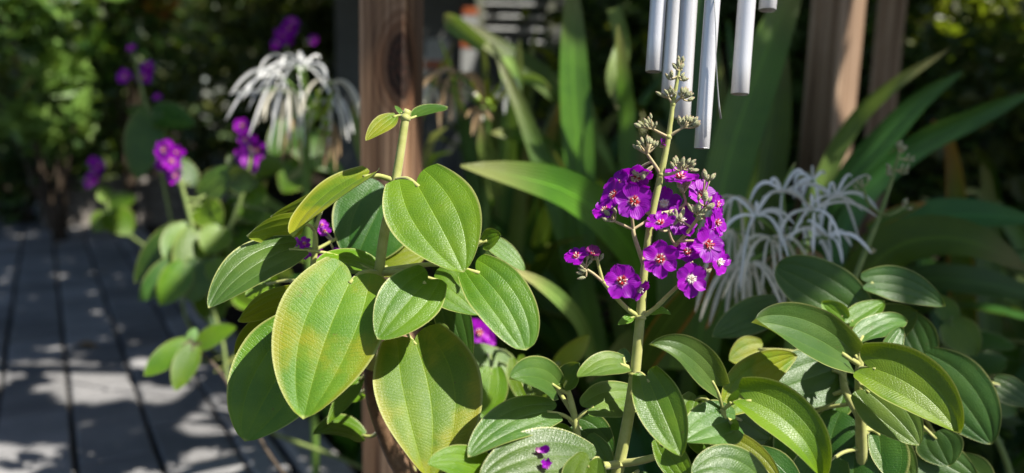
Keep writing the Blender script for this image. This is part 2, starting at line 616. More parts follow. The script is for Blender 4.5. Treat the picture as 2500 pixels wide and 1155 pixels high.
class Plant:
    def __init__(s, name, label, cat, loc, group=None, stem_mat='stem'):
        s.root = thing(name, label, cat, loc, group)
        s.pts = []
        s.dz = 0.0
        s.flat = 1.0
        s.stem_mat = stem_mat

    def stem(s, pxs, w, mat=None, name='stem', ground=False, seg=10):
        """pxs: list of (x, y, depth); w: list of widths in photo pixels"""
        pxs = [(p[0], p[1], p[2] + s.dz) for p in pxs]
        pts = [P(*p) for p in pxs]
        rad = [ww * p[2] / FPX / 2 for ww, p in zip(w, pxs)]
        n = 7 * (len(pts) - 1) + 1
        if ground:
            g = s.root.location
            g = Vector((g[0], g[1], -.01))
            q = pts[0] * 2 - pts[1]
            q = pts[0] + (q - pts[0]).normalized() * (.25 * (pts[0] - g).length)
            pts = [g, (g + q) / 2, q] + pts
            rad = [rad[0] * 1.25, rad[0] * 1.15, rad[0] * 1.05] + rad
            n = 16 * (len(pts) - 1) + 1
        o = tube(name, pts, rad, M[mat or s.stem_mat], s.root, seg, n)
        s.pts += [Vector(q[:3]) for q in catmull([tuple(p) for p in pts], n)]
        return o

    def nearest(s, p):
        return min(s.pts, key=lambda q: (q - p).length)

    def leaf(s, bx, by, tx, ty, w, db, dt, roll=0, mat='leaf', sag=(0, 0), bend=.10, att=None, pw=9, lo=False, **k):
        roll *= s.flat
        if s.flat < 1:
            bend *= .35
            k['cup'] = k.get('cup', .10) * 1.15
        db, dt = db + s.dz, dt + s.dz
        if att:
            att = (att[0], att[1], att[2] + s.dz)
        b, t = P(bx, by, db), P(tx, ty, dt)
        mid = P((bx + tx) / 2 + sag[0], (by + ty) / 2 + sag[1], (db + dt) / 2)
        tc = (CAM - mid).normalized()
        L = (t - b).length
        ctrl = mid * 1.0
        T0 = (t - b).normalized()
        n0 = (tc - T0 * tc.dot(T0)).normalized()
        n0 = Matrix.Rotation(R(roll), 3, T0) @ n0
        ctrl = ctrl + (ctrl - (b + t) / 2) + n0 * (bend * L)
        def nf(T, u):
            n = tc - T * tc.dot(T)
            if n.length < 1e-3:
                n = Vector((0, 0, 1)) - T * T.z
            return Matrix.Rotation(R(roll), 3, T) @ n.normalized()
        half = w / 2 * ((db + dt) / 2) / FPX / max(.35, abs(math.cos(R(roll))))
        _seed[0] += 1
        kk = dict(nt=12, vs=[-1, -.93, -.7, -.475, -.24, 0, .24, .475, .7, .93, 1]) if lo else {}
        me = leaf_mesh(b, ctrl, t, nf, half, b, M[mat], seed=_seed[0], **{**kk, **k})
        o = link('leaf', me, s.root, Matrix.Translation(b))
        a = P(*att) if att else s.nearest(b)
        d = (a - b)
        if d.length > .002:
            dirb = ((ctrl - b).normalized())
            m1 = b - dirb * min(.4 * d.length, .03)
            m1 = m1 * .6 + (b + d * .4) * .4
            r = pw * db / FPX / 2
            V, Fc, org = tube_data([a, m1 * .5 + (a + b) * .25, b + dirb * .004], [r * 1.15, r, r * .8], 7, 9)
            link('petiole', mesh('petiole', V, Fc, M[s.stem_mat]), o, Matrix.Translation(org))
        return o


# ---- flowers
def petal_mesh(seed, curlup=.18):
    rr = random.Random(seed)
    nt, vs = 7, [-1, -.6, -.2, .2, .6, 1]
    V, U, Fc = [], [], []
    p1, p2 = rr.uniform(0, 6), rr.uniform(0, 6)
    for i in range(nt + 1):
        t = i / nt
        w = .41 * (math.sin(min(1, t * 1.12 + .08) * math.pi * .60) ** 1.25) * (1 if t < .72 else math.sqrt(max(0, 1 - ((t - .72) / .285) ** 2)) * .98 + .02)
        for v in vs:
            notch = (-.07 * (1 - abs(v)) + .045 * math.sin(5 * v + p2)) * max(0, (t - .75) / .25)
            z = curlup * (.35 * t - .55 * t * t) + .09 * v * v * t + .06 * t * math.sin(3.2 * v + p1 + 3 * t) + .045 * t * t * math.sin(7 * v + p2 + 4 * t)
            V.append((t * (1 + .06 * math.sin(p1)) + notch, v * w, z))
            U.append((t, (v + 1) / 2))
    nv = len(vs)
    for i in range(nt):
        for j in range(nv - 1):
            Fc.append((i * nv + j, i * nv + j + 1, (i + 1) * nv + j + 1, (i + 1) * nv + j))
    return mesh('petal', V, Fc, M['petal'], U)


PETALS = [petal_mesh(k) for k in range(5)]
_pf = [p.copy() for p in PETALS[:2]]
for p in _pf:
    p.materials[0] = M['petal_faded']


def eye_mesh(mat, mat2, seed):
    """disc with a crown of bent stamens, unit = flower radius"""
    rr = random.Random(seed)
    V, Fc, mi = [], [], []
    def addtube(pts, rad, m):
        v, f, o = tube_data([Vector(p) for p in pts], rad, 5, 4, Vector((0, 0, 0)))
        b = len(V)
        V.extend(v)
        Fc.extend([tuple(i + b for i in q) for q in f])
        mi.extend([m] * len(f))
    # star shaped collar
    b = len(V)
    V.append(Vector((0, 0, .10)))
    for k in range(14):
        an = k * math.pi / 7
        r = .20 if k % 2 == 0 else .15
        V.append(Vector((r * math.cos(an), r * math.sin(an), .15 if k % 2 == 0 else .125)))
    for k in range(14):
        Fc.append((b, b + 1 + k, b + 1 + (k + 1) % 14))
        mi.append(0)
    for k in range(11):
        an = k * 2 * math.pi / 11 + rr.uniform(-.2, .2)
        r1, r2 = rr.uniform(.05, .10), rr.uniform(.12, .24)
        z1, z2 = .14, rr.uniform(.20, .30)
        c, s_ = math.cos(an), math.sin(an)
        addtube([(r1 * .5 * c, r1 * .5 * s_, .02), (r1 * c, r1 * s_, z1), (r2 * c, r2 * s_, z2)], [.032, .030, .022], 1 if k % 3 == 0 else 0)
    addtube([(0, 0, .02), (.02, .01, .2), (.05, .0, .38)], [.02, .018, .016], 1)
    me = mesh('eye', V, Fc, [mat, mat2])
    me.polygons.foreach_set('material_index', mi)
    return me


EYES = {'red': eye_mesh(M['eye_red'], M['stamen_pale'], 1), 'white': eye_mesh(M['eye_white'], M['stamen_pale'], 2)}


def calyx_mesh():
    V, Fc = [], []
    prof = [(.03, -.55), (.13, -.45), (.18, -.22), (.13, -.02), (.2, .03)]
    for r, z in prof:
        for k in range(8):
            V.append((r * math.cos(k * math.pi / 4), r * math.sin(k * math.pi / 4), z))
    for i in range(len(prof) - 1):
        for k in range(8):
            Fc.append((i * 8 + k, i * 8 + (k + 1) % 8, i * 8 + 8 + (k + 1) % 8, i * 8 + 8 + k))
    return mesh('calyx', V, Fc, M['bud'])


CALYX = calyx_mesh()


def bud_mesh(fat):
    V, Fc = [], []
    prof = [(.06, 0), (.14 * fat, .10), (.20 * fat, .35), (.19 * fat, .6), (.12 * fat, .82), (.05, .97), (.01, 1)]
    for r, z in prof:
        for k in range(7):
            an = k * 2 * math.pi / 7
            V.append((r * math.cos(an), r * math.sin(an), z))
    for i in range(len(prof) - 1):
        for k in range(7):
            Fc.append((i * 7 + k, i * 7 + (k + 1) % 7, i * 7 + 7 + (k + 1) % 7, i * 7 + 7 + k))
    return mesh('bud', V, Fc, M['bud'])


BUDS = [bud_mesh(1.05), bud_mesh(1.25), bud_mesh(1.45)]


def flower(pl, x, y, d, rpx, nx=0.0, ny=0.0, eye='red', npet=6, faded=False, spin=None, att=None, openness=1.0, pmat='stem_pink'):
    """nx, ny: how far the flower's axis leans right / up from facing the camera"""
    d = d + pl.dz
    c = P(x, y, d)
    n = (-FW + RT * nx + UP * ny).normalized()
    r = rpx * .97 * d / FPX
    q = n.to_track_quat('Z', 'Y').to_matrix().to_4x4()
    base = Matrix.Translation(c) @ q @ Matrix.Scale(r, 4)
    cal = link('flower', CALYX, pl.root, base @ Matrix.Rotation(rnd.uniform(0, 6), 4, 'Z'))
    sp = rnd.uniform(0, 6.28) if spin is None else spin
    for k in range(npet):
        an = sp + k * 2 * math.pi / npet + rnd.uniform(-.09, .09)
        tilt = R(-(8 + rnd.uniform(-6, 9)) + (1 - openness) * -55)
        me = rnd.choice(_pf) if faded else PETALS[rnd.randrange(5)]
        m = base @ Matrix.Translation((0, 0, .02 + .012 * (k % 3))) @ Matrix.Rotation(an, 4, 'Z') @ Matrix.Rotation(tilt, 4, 'Y') @ Matrix.Rotation(R(rnd.uniform(-7, 7)), 4, 'X') @ Matrix.Scale(rnd.uniform(.93, 1.05), 4)
        link('petal', me, cal, m)
    link('eye', EYES[eye], cal, base @ Matrix.Scale(1.3, 4) @ Matrix.Rotation(rnd.uniform(0, 6), 4, 'Z'))
    a = P(*att) if att else pl.nearest(c - n * r * .6)
    e = c - n * r * .45
    if (a - e).length > .001:
        V, Fc, org = tube_data([a, (a + e) / 2 - n * r * .12, e], [.0011, .0010, .0010], 6, 6)
        link('pedicel', mesh('pedicel', V, Fc, M[pmat]), cal, Matrix.Translation(org))
    return cal


def buds(pl, x, y, d, ang, n=6, size=21, spread=30, att=None):
    d = d + pl.dz
    """fan of buds: ang = direction in the picture (degrees, 0 right, 90 up)"""
    c = P(x, y, d)
    a = P(*att) if att else pl.nearest(c)
    px = d / FPX
    dirn = RT * math.cos(R(ang)) + UP * math.sin(R(ang))
    side = RT * -math.sin(R(ang)) + UP * math.cos(R(ang))
    V, Fc = [], []
    places = []
    for k in range(n):
        f = (k + .5) / n - .5
        off = side * (f * spread * px) + FW * (rnd.uniform(-.35, .35) * spread * px) + dirn * (rnd.uniform(-.4, .25) * size * px - abs(f) * 8 * px)
        bpos = c + off
        bd = (dirn * 1.0 + side * (f * 1.3 + rnd.uniform(-.15, .15)) - FW * rnd.uniform(-.35, .45) + Vector((0, 0, .25))).normalized()
        places.append((bpos, bd))
        v, fc, o = tube_data([a, a * .35 + bpos * .65 - bd * 3 * px, bpos], [.0009, .0007, .0006], 5, 5, a)
        b = len(V)
        V.extend(v)
        Fc.extend([tuple(i + b for i in q) for q in fc])
    o = link('bud_cluster', mesh('bud_cluster', V, Fc, M['stem_pink']), pl.root, Matrix.Translation(a))
    for bpos, bd in places:
        m = Matrix.Translation(bpos) @ bd.to_track_quat('Z', 'Y').to_matrix().to_4x4() @ Matrix.Scale(size * px * rnd.uniform(.65, 1.0), 4)
        link('bud', BUDS[rnd.randrange(3)], o, m)
    return o


# ---- strap leaves and tepals
def ribbon(name, pts, width, mat, parent, nrm, n=18, fold=.25, taper=(.35, .55), nv=5, base_w=.75, wavy=0.0, thick=False):
    """pts world points base to tip, nrm(T) gives the face normal, taper = where the tip starts to narrow, exponent"""
    rows = catmull([tuple(p) for p in pts], n)
    C = [Vector(q) for q in rows]
    V, U, Fc = [], [], []
    for i, c in enumerate(C):
        t = i / (n - 1)
        T = (C[min(i + 1, n - 1)] - C[max(i - 1, 0)]).normalized()
        N = nrm(T, t)
        S = T.cross(N)
        if t < taper[0]:
            w = base_w + (1 - base_w) * t / taper[0]
        else:
            w = max(.02, 1 - ((t - taper[0]) / (1 - taper[0])) ** 2) ** taper[1]
        w *= width / 2
        for j in range(nv):
            v = 2 * j / (nv - 1) - 1
            V.append(c - C[0] + S * (v * w) + N * (fold * w * v * v + wavy * width * v * math.sin(t * 14)))
            U.append((t, (v + 1) / 2))
    for i in range(n - 1):
        for j in range(nv - 1):
            Fc.append((i * nv + j, i * nv + j + 1, (i + 1) * nv + j + 1, (i + 1) * nv + j))
    return link(name, mesh(name, V, Fc, mat, U), parent, Matrix.Translation(C[0]))


def cam_normal(mid, roll):
    tc = (CAM - mid).normalized()
    def f(T, t):
        n = tc - T * tc.dot(T)
        if n.length < 1e-3:
            n = Vector((0, 0, 1))
        return Matrix.Rotation(R(roll), 3, T) @ n.normalized()
    return f


def strap(root, pxs, w, roll=0, mat='strap', **k):
    pts = [P(*p) for p in pxs]
    d = sum(p[2] for p in pxs) / len(pxs)
    mid = pts[len(pts) // 2]
    return ribbon('leaf', pts, w * d / FPX / max(.35, abs(math.cos(R(roll)))), M[mat], root, cam_normal(mid, roll), **k)


def arch_leaf(root, base, az, length, rise, droop, width, mat, n=16):
    """free strap leaf from a clump's base: az from +Y clockwise"""
    h = Vector((math.sin(az), math.cos(az), 0))
    pts = []
    for i in range(6):
        t = i / 5
        pts.append(base + h * (length * (math.sin(rise) * t * .55 + .45 * t * t)) + Vector((0, 0, length * (math.cos(rise) * t - droop * t * t * t))))
    side = Vector((h.y, -h.x, 0))
    def nf(T, t):
        return T.cross(side).normalized() * -1 if T.cross(side).z < 0 else T.cross(side).normalized()
    return ribbon('leaf', pts, width, M[mat], root, nf, n=n)

# ================================================================== SETTING
AZ = R(-32.34)                                   # direction of the paver courses
E1 = Vector((math.sin(AZ), math.cos(AZ), 0))
E2 = Vector((math.cos(AZ), -math.sin(AZ), 0))


def pat(e1, e2, z=0.0):
    v = E1 * e1 + E2 * e2
    return Matrix.Translation((v.x, v.y, z)) @ Matrix.Rotation(-AZ, 4, 'Z')


def soil_material():
    q = NT('soil')
    pos = q.coord('Object')
    n = q.noise(pos, 14, 6, .65)
    n2 = q.noise(pos, 90, 4, .7)
    col = q.mix(q.ramp(n, .35, .65), (.018, .012, .008), (.045, .032, .022))
    col = q.mix(q.math('MULTIPLY', q.ramp(n2, .55, .75), .6), col, (.085, .062, .042))
    return q.done(q.pbsdf(col, .9, .15, q.bump(q.math('ADD', n, n2), .9, .02)))


def paver_material():
    q = NT('paver_concrete')
    pos = q.n('NewGeometry').outputs['Position']
    n = q.noise(pos, 4, 4)
    n2 = q.noise(pos, 70, 5, .7)
    n3 = q.noise(pos, 420, 2)
    col = q.mix(q.ramp(n, .3, .7), (.19, .19, .195), (.275, .27, .27))
    col = q.mix(q.math('MULTIPLY', q.ramp(n2, .45, .7), .5), col, (.15, .145, .145))
    hs = q.n('HueSaturation')
    q.put(hs.inputs['Value'], q.math('MULTIPLY_ADD', q.rand(), .62, .68))
    q.put(hs.inputs['Color'], col)
    return q.done(q.pbsdf(hs.outputs[0], .85, .25, q.bump(q.math('ADD', n2, q.math('MULTIPLY', n3, .5)), .5, .003)))


M['soil'] = soil_material()
M['paver'] = paver_material()
M['joint'] = plain('joint_sand', (.022, .02, .018), (.045, .04, .034), scale=120, rough=.95)
M['kerb'] = plain('kerb_concrete', (.22, .21, .21), (.32, .31, .30), scale=45, rough=.9, bump=.6, bdist=.002)
M['post'] = wood_material('post_wood_brown', (.09, .046, .025), (.25, .14, .075), (.42, .26, .155), knot=(.03725, -.03725, 1.045))
M['post2'] = wood_material('post_wood_tan', (.16, .095, .055), (.29, .185, .115), (.43, .30, .20))
M['timber'] = wood_material('timber_weathered', (.12, .105, .09), (.20, .18, .16), (.28, .26, .235))
M['wall'] = plain('wall_grey', (.10, .105, .10), (.13, .135, .13), scale=8, rough=.8)

grd = struct(link('ground', mesh('ground', [(-40, -30, 0), (40, -30, 0), (40, 60, 0), (-40, 60, 0)], [(0, 1, 2, 3)], M['soil'], smooth=False)))
# patio: joint bed with single pavers on it
V, Fc = box_data(2.4, 8.6, .012)
patio = struct(link('patio', mesh('patio', V, Fc, M['joint'], smooth=False), None, pat(5.2, -.70, 0)))
WPV, LPV, GAP = .19, .285, .013
pv_mesh = []
for wv in (WPV - GAP, .10 - GAP):
    for k in range(2):
        V, Fc = box_data(wv, LPV - .018, .03, .004 + .002 * k)
        pv_mesh.append(mesh('paver', V, Fc, M['paver'], smooth=False))
for c in range(-7, 5):
    e2c = -.17 + WPV * c + WPV / 2 if c < 3 else (.45 if c == 3 else None)
    if e2c is None:
        continue
    off = rnd.uniform(0, LPV)
    for k in range(28):
        e1 = 1.25 + off + k * LPV
        m = pat(e1, e2c, .012 + rnd.uniform(-.0015, .0015)) @ Matrix.Rotation(R(rnd.uniform(-.5, .5)), 4, 'Z')
        link('paver', pv_mesh[(2 if c == 3 else 0) + k % 2], patio, m)
kerb = struct(link('kerb', mesh('kerb', *box_data(.115, 8.6, .02), M['joint'], smooth=False), None, pat(5.2, .565, 0)))
V, Fc = box_data(.10, .595, .045, .006)
km = mesh('kerb_stone', V, Fc, M['kerb'], smooth=False)
for k in range(14):
    link('kerb_stone', km, kerb, pat(1.3 + k * .6, .565 + rnd.uniform(-.004, .004), .02))


# ---------------------------------------------------------------- foliage masses
def leaf_cloud(n, size, fill, mats, weights=None, hang=.0, seed=1, length=1.9):
    """n folded leaves; fill(rr) returns a position"""
    rr = random.Random(seed)
    V, Fc, mi, U = [], [], [], []
    for i in range(n):
        p = fill(rr)
        if p is None:
            continue
        s = size * rr.uniform(.6, 1.3)
        d = Vector((rr.gauss(0, 1), rr.gauss(0, 1), rr.gauss(0, .7) - hang)).normalized()
        a = Vector((rr.gauss(0, 1), rr.gauss(0, 1), rr.gauss(0, 1)))
        sd_ = d.cross(a).normalized()
        up_ = sd_.cross(d) * (.18 * s)
        b = len(V)
        h = d * (s * length / 2)
        V += [p - h, p + sd_ * (s * .5) + up_, p + h, p - sd_ * (s * .5) + up_]
        U += [(0, .5), (.5, 1), (1, .5), (.5, 0)]
        Fc += [(b, b + 1, b + 2), (b, b + 2, b + 3)]
        m = rr.choices(range(len(mats)), weights)[0] if weights else rr.randrange(len(mats))
        mi += [m, m]
    me = mesh('foliage', V, Fc, [M[m] for m in mats], U, smooth=False)
    me.polygons.foreach_set('material_index', mi)
    return me


def clumped(center, rad, k, clump, seed, zmin=.05):
    rr = random.Random(seed)
    cs = []
    for i in range(k):
        v = Vector((rr.gauss(0, 1), rr.gauss(0, 1), rr.gauss(0, 1))).normalized() * rr.uniform(.45, 1.0)
        cs.append(Vector((center[0] + v.x * rad[0], center[1] + v.y * rad[1], center[2] + v.z * rad[2])))
    def f(r2):
        c = r2.choice(cs)
        p = c + Vector((r2.gauss(0, clump), r2.gauss(0, clump), r2.gauss(0, clump * .8)))
        return p if p.z > zmin else None
    return f, cs


def shrub(name, label, center, rad, n, size, mats, weights=None, clumps=26, clump=.16, seed=1, cat='shrub', group=None, hang=0.0, trunk=.03, length=1.9):
    base = Vector((center[0], center[1], 0))
    t = thing(name, label, cat, base, group)
    fill, cs = clumped(center, rad, clumps, clump, seed)
    me = leaf_cloud(n, size, fill, mats, weights, hang, seed, length)
    for v in me.vertices:
        v.co = v.co - base
    link('crown' if 'tree' in cat else 'foliage', me, t, Matrix.Translation(base))
    V, Fc = [], []
    rr = random.Random(seed + 5)
    for c in rr.sample(cs, min(6, len(cs))) :
        j = Vector((rr.uniform(-.06, .06), rr.uniform(-.06, .06), 0))
        v, f, o = tube_data([base + j, base * .6 + c * .4 + Vector((0, 0, .05)), c], [trunk, trunk * .7, trunk * .2], 6, 8, base)
        b = len(V)
        V += v
        Fc += [tuple(i + b for i in q) for q in f]
    link('trunk', mesh('trunk', V, Fc, M['bark']), t, Matrix.Translation(base))
    return t


# far hedge on the left, the shrubs before it, and the planting on the right
for k, (x, y, z, rx, ry, rz_, mats, lab) in enumerate([
    (-7.4, 9.6, 1.5, 1.4, .9, 1.6, ['hedge', 'hedge_olive'], 'dark hedge shrub behind the patio beside the pale variegated shrub'),
    (-5.2, 10.0, 1.6, 1.3, .9, 1.7, ['hedge', 'hedge', 'hedge_olive'], 'dark shrub directly behind the low timber planter'),
    (-3.2, 9.4, 1.5, 1.2, .9, 1.7, ['hedge', 'hedge_olive', 'hedge_olive'], 'olive tinted hedge shrub in shade behind the purple flowered plants'),
    (-1.5, 8.6, 1.5, 1.1, .8, 1.7, ['hedge', 'hedge', 'hedge_olive'], 'dark green hedge shrub behind the white spider lily beside the knotty post'),
    (.0, 9.0, 1.5, 1.0, .8, 1.7, ['hedge'], 'dark hedge shrub hidden behind the knotty wooden post'),
]):
    shrub('hedge_shrub', lab, (x, y, z), (rx, ry, rz_), 5200, .085, mats, seed=20 + k, clumps=60, clump=.24, group='hedge shrubs behind the patio', trunk=.05)
c = P(110, 60, 5.4)
shrub('variegated_shrub', 'light green and white variegated shrub catching sun at the end of the patio', (c.x, c.y, c.z + .05), (.62, .45, .42), 1900, .085, ['shrub_lit', 'shrub_pale', 'hedge'], [5, 1, 4], seed=41, clumps=26, clump=.15)
c = P(290, 5, 5.6)
shrub('orange_shrub', 'shrub with orange young leaves beside the light variegated shrub', (c.x, c.y, c.z + .12), (.34, .3, .28), 600, .08, ['orange_leaf', 'hedge_olive'], [2, 3], seed=43, clumps=9, clump=.10, trunk=.02)
c = P(30, 330, 5.9)
shrub('shade_shrub', 'dim shrub in deep shade under the light variegated shrub', (c.x, c.y, .72), (1.0, .5, .55), 2200, .07, ['hedge', 'hedge_olive'], seed=47, clumps=24, clump=.16)
c = P(110, 200, 5.0)
shrub('upright_shrub', 'small upright shrub with yellow green blades before the timber planter', (c.x, c.y, .95), (.20, .2, .30), 260, .05, ['shrub_lit'], seed=49, clumps=9, clump=.07, length=4.5, trunk=.015)
for k, (px, py, d, r, n, mats, wts, lab) in enumerate([
    (2480, 70, 4.6, (.8, .5, .6), 1500, ['shrub_lime', 'hedge_olive'], [3, 2], 'lime yellow shrub in sun behind the tall tan posts'),
    (2300, 330, 3.9, (.8, .5, .65), 2600, ['hedge', 'shrub_lit'], [7, 1], 'dark shrub with a few light leaves behind the long strap leaves'),
    (1880, 200, 4.2, (.7, .4, .9), 2600, ['hedge', 'shrub_lit'], [9, 1], 'dark shrub behind the tan post with lit right face'),
    (1500, 100, 4.4, (.55, .4, .9), 2200, ['hedge', 'shrub_lit', 'shrub_lime'], [6, 1, 1], 'dark shrub behind the silver wind chime tubes'),
    (2650, 500, 3.0, (.6, .5, .6), 2200, ['hedge', 'hedge_olive'], None, 'dark low shrub beyond the broad dark strap leaves'),
]):
    c = P(px, py, d)
    shrub('garden_shrub', lab, (c.x, c.y, max(.75, c.z)), r, n, .065, mats, wts, seed=60 + k, clumps=34, clump=.17, group='shrubs behind the strap leaf bed')
# more of the dark planting that closes the view far behind
for k, (x, y) in enumerate([(1.6, 8.2), (3.6, 7.4), (5.4, 6.2), (6.6, 4.4)]):
    shrub('hedge_shrub', ['dark hedge shrub at the back behind the wind chime', 'dark hedge shrub at the back behind the two tan posts', 'dark hedge shrub at the back beyond the lime yellow shrub', 'dark hedge shrub at the back beyond the dark low shrub'][k], (x, y, 1.5), (1.3, 1.0, 1.7), 4600, .10, ['hedge', 'hedge', 'hedge_olive'], seed=80 + k, clumps=50, clump=.26, group='hedge shrubs behind the strap leaf bed', trunk=.05)

# one tall hedge that closes the garden
hd = thing('hedge', 'tall dark hedge closing the garden far behind the other shrubs', 'hedge', (0, 14, 0))
fills = [clumped((14 * math.sin(R(-62 + k * 15.5)), 14.5 * math.cos(R(-62 + k * 15.5)), 1.9), (2.1, 1.0, 2.1), 90, .34, 120 + k)[0] for k in range(9)]
hm = leaf_cloud(38000, .24, lambda rr: rr.choice(fills)(rr), ['hedge', 'hedge', 'hedge_olive'], None, 0, 121)
for v in hm.vertices:
    v.co = v.co - Vector((0, 14, 0))
link('foliage', hm, hd, place(0, 14, 0))
for k in range(18):
    an = R(-64 + k * 7.6)
    tube('trunk', [Vector((14 * math.sin(an), 14.5 * math.cos(an), -.05)), Vector((14 * math.sin(an) + .1, 14.5 * math.cos(an), 1.2)), Vector((14 * math.sin(an), 14.5 * math.cos(an) + .1, 2.6))], [.07, .05, .02], M['bark'], hd, 6, 8)

# ---------------------------------------------------------------- low timber planter at the far side of the patio
c = pat(7.0, .75, 0)
tp = thing('timber_planter', 'low weathered timber planter box at the far edge of the grey patio', 'planter', c.translation)
for k in range(3):
    box('board', 1.6, .045, .118, M['timber'], c @ Matrix.Translation((0, -.25, .005 + k * .125)), tp, .006)
    for sx in (-.7775, .7775):
        box('side_board', .045, .44, .118, M['timber'], c @ Matrix.Translation((sx, -.005, .005 + k * .125)), tp, .006)
box('cap_board', 1.72, .16, .04, M['timber'], c @ Matrix.Translation((0, -.26, .382)), tp, .008)
V, Fc = box_data(1.5, .4, .33)
link('soil', mesh('soil', V, Fc, M['soil'], smooth=False), tp, c @ Matrix.Translation((0, 0, .004)))

# ---------------------------------------------------------------- posts
def post(label, px, d, side, rz, mat, zt=2.42):
    q = P(px[0], px[1], d)
    mw = place(q.x, q.y, -.02, rz)
    V, Fc = box_data(side, side, zt, .004)
    # cut the shaft into short lengths so that it can be slightly uneven
    n = 30
    rings = [V[i] for i in range(8)]
    VV, FF = [], []
    rr = random.Random(int(px[0]))
    for i in range(n + 1):
        z = zt * i / n
        for x, y, _ in rings:
            VV.append((x + rr.gauss(0, .0004), y + rr.gauss(0, .0004), z))
    for i in range(n):
        for k in range(8):
            FF.append((i * 8 + k, i * 8 + (k + 1) % 8, i * 8 + 8 + (k + 1) % 8, i * 8 + 8 + k))
    FF.append(tuple(range(7, -1, -1)))
    FF.append(tuple(n * 8 + k for k in range(8)))
    return tag(link('wooden_post', mesh('wooden_post', VV, FF, M[mat], smooth=False), None, mw), label, 'post')


def post_rot(px, frac_left):
    """turn a square post so that its left face points frac degrees left of the camera"""
    q = P(px, 300, 1.5)
    az = math.atan2(q.x, q.y)
    return -az - R(frac_left)


post('brown wooden post with a dark oval knot behind the leafy vine stem', (957, 300), 1.14, .0745, post_rot(957, 26), 'post')
post('tan wooden post behind the white spider lily cluster, its right face in sun', (2030, 200), 1.78, .089, post_rot(2030, 35), 'post2')
post('brown wooden post in shade behind the sunlit tan post', (2160, 200), 2.75, .089, post_rot(2160, 5), 'post2')

# ---------------------------------------------------------------- building with a louvred vent
c = P(1200, 40, 5.0)
bld = thing('building', 'grey building wall with a white louvred vent behind the strap leaves', 'building', (c.x + .1, 5.35, 0))
box('wall', 2.1, .12, 3.2, M['wall'], place(c.x - .05, 5.40, 0), bld)
M['white_paint'] = plain('white_paint', (.40, .41, .40), (.48, .49, .48), scale=20, rough=.5)
M['dark_void'] = plain('vent_inside', (.012, .012, .013), (.02, .02, .02), scale=20)  # near-black colour paints the darkness between and behind the louvres
M['frame_paint'] = plain('frame_olive', (.20, .21, .16), (.25, .26, .20), scale=20)
M['orange_paint'] = plain('orange_paint', (.45, .10, .03), (.52, .15, .05), scale=20)
vx0, vx1 = P(1183, 40, 5.1).x, P(1335, 40, 5.1).x
vz0, vz1 = P(1250, 112, 5.1).z, P(1250, -110, 5.1).z
vw = vx1 - vx0
box('vent_dark_sheet', vw, .02, vz1 - vz0, M['dark_void'], place((vx0 + vx1) / 2, 5.325, vz0), bld)
ns = 7
for k in range(ns):
    V, Fc = box_data(vw, .06, .024)
    link('louvre', mesh('louvre', V, Fc, M['white_paint'], smooth=False), bld, place((vx0 + vx1) / 2, 5.285, vz0 + .02 + (vz1 - vz0 - .03) * k / ns) @ Matrix.Rotation(R(28), 4, 'X'))
for x in (vx0 - .03, vx1 + .03):
    box('vent_frame', .055, .09, vz1 - vz0 + .04, M['frame_paint'], place(x, 5.29, vz0 - .02), bld)
sg0 = P(1142, 28, 5.0)
sg = thing('notice_board', 'white notice board with orange bands beside the louvred vent', 'sign', (sg0.x, 5.20, 0))
sgz0, sgz1 = P(1142, 185, 5.05).z, P(1142, 20, 5.05).z
box('panel', .105, .015, sgz1 - sgz0, M['white_paint'], place(sg0.x + .012, 5.2, sgz0), sg)
for f in (.90, .42):
    box('band', .109, .018, .045, M['orange_paint'], place(sg0.x + .012, 5.198, sgz0 + (sgz1 - sgz0) * f), sg)
for sx in (-.035, .06):
    box('leg', .02, .012, sgz0, M['frame_paint'], place(sg0.x + sx, 5.205, 0), sg)
sg1 = P(1075, 135, 5.0)
sb = thing('storage_box', 'white box with an orange lid partly hidden behind the knotty post', 'box', (sg1.x, 5.0, 0))
bz0, bz1 = P(1075, 175, 4.95).z, P(1075, 100, 4.95).z
box('body', .16, .14, bz1 - bz0, M['white_paint'], place(sg1.x, 5.0, bz0), sb, .01)
box('band', .166, .146, .05, M['orange_paint'], place(sg1.x, 5.0, bz0 + .01), sb)
box('pedestal', .12, .12, bz0, M['wall'], place(sg1.x, 5.0, 0), sb)

# ---------------------------------------------------------------- pergola roof and an unseen vine added to shade the garden
ct_y = P(1715, -420, .69).y
pg = thing('pergola_roof', 'timber pergola roof carried by the wooden posts', 'pergola', (.4, 2.2, 2.42))
for y in (ct_y, 1.24, 1.80, 2.75, 4.0, 5.5, 7.0):
    V, Fc = box_data(5.6 if y < 4 else 6.4, .045, .14, .004)
    link('beam', mesh('beam', V, Fc, M['post2'], smooth=False), pg, place(1.1 if y < 4 else .6, y, 2.40))
for x in (-1.4, -.22, .75, 2.15, 2.9):
    V, Fc = box_data(.045, 6.8 if x < 1.6 else 7.0, .09, .004)
    link('rafter', mesh('rafter', V, Fc, M['post2'], smooth=False), pg, place(x, 4.0 if x > -1 else 4.6, 2.541))
vt = thing('shade_vine', 'unseen leafy vine added over the pergola roof for shade and sun gaps', 'vine', (2.9, 4.0, 0))
SH = TO_SUN / TO_SUN.z


def seg_dist(x, y, ax, ay, bx, by):
    t = max(0, min(1, ((x - ax) * (bx - ax) + (y - ay) * (by - ay)) / ((bx - ax) ** 2 + (by - ay) ** 2)))
    return math.hypot(x - ax - t * (bx - ax), y - ay - t * (by - ay))


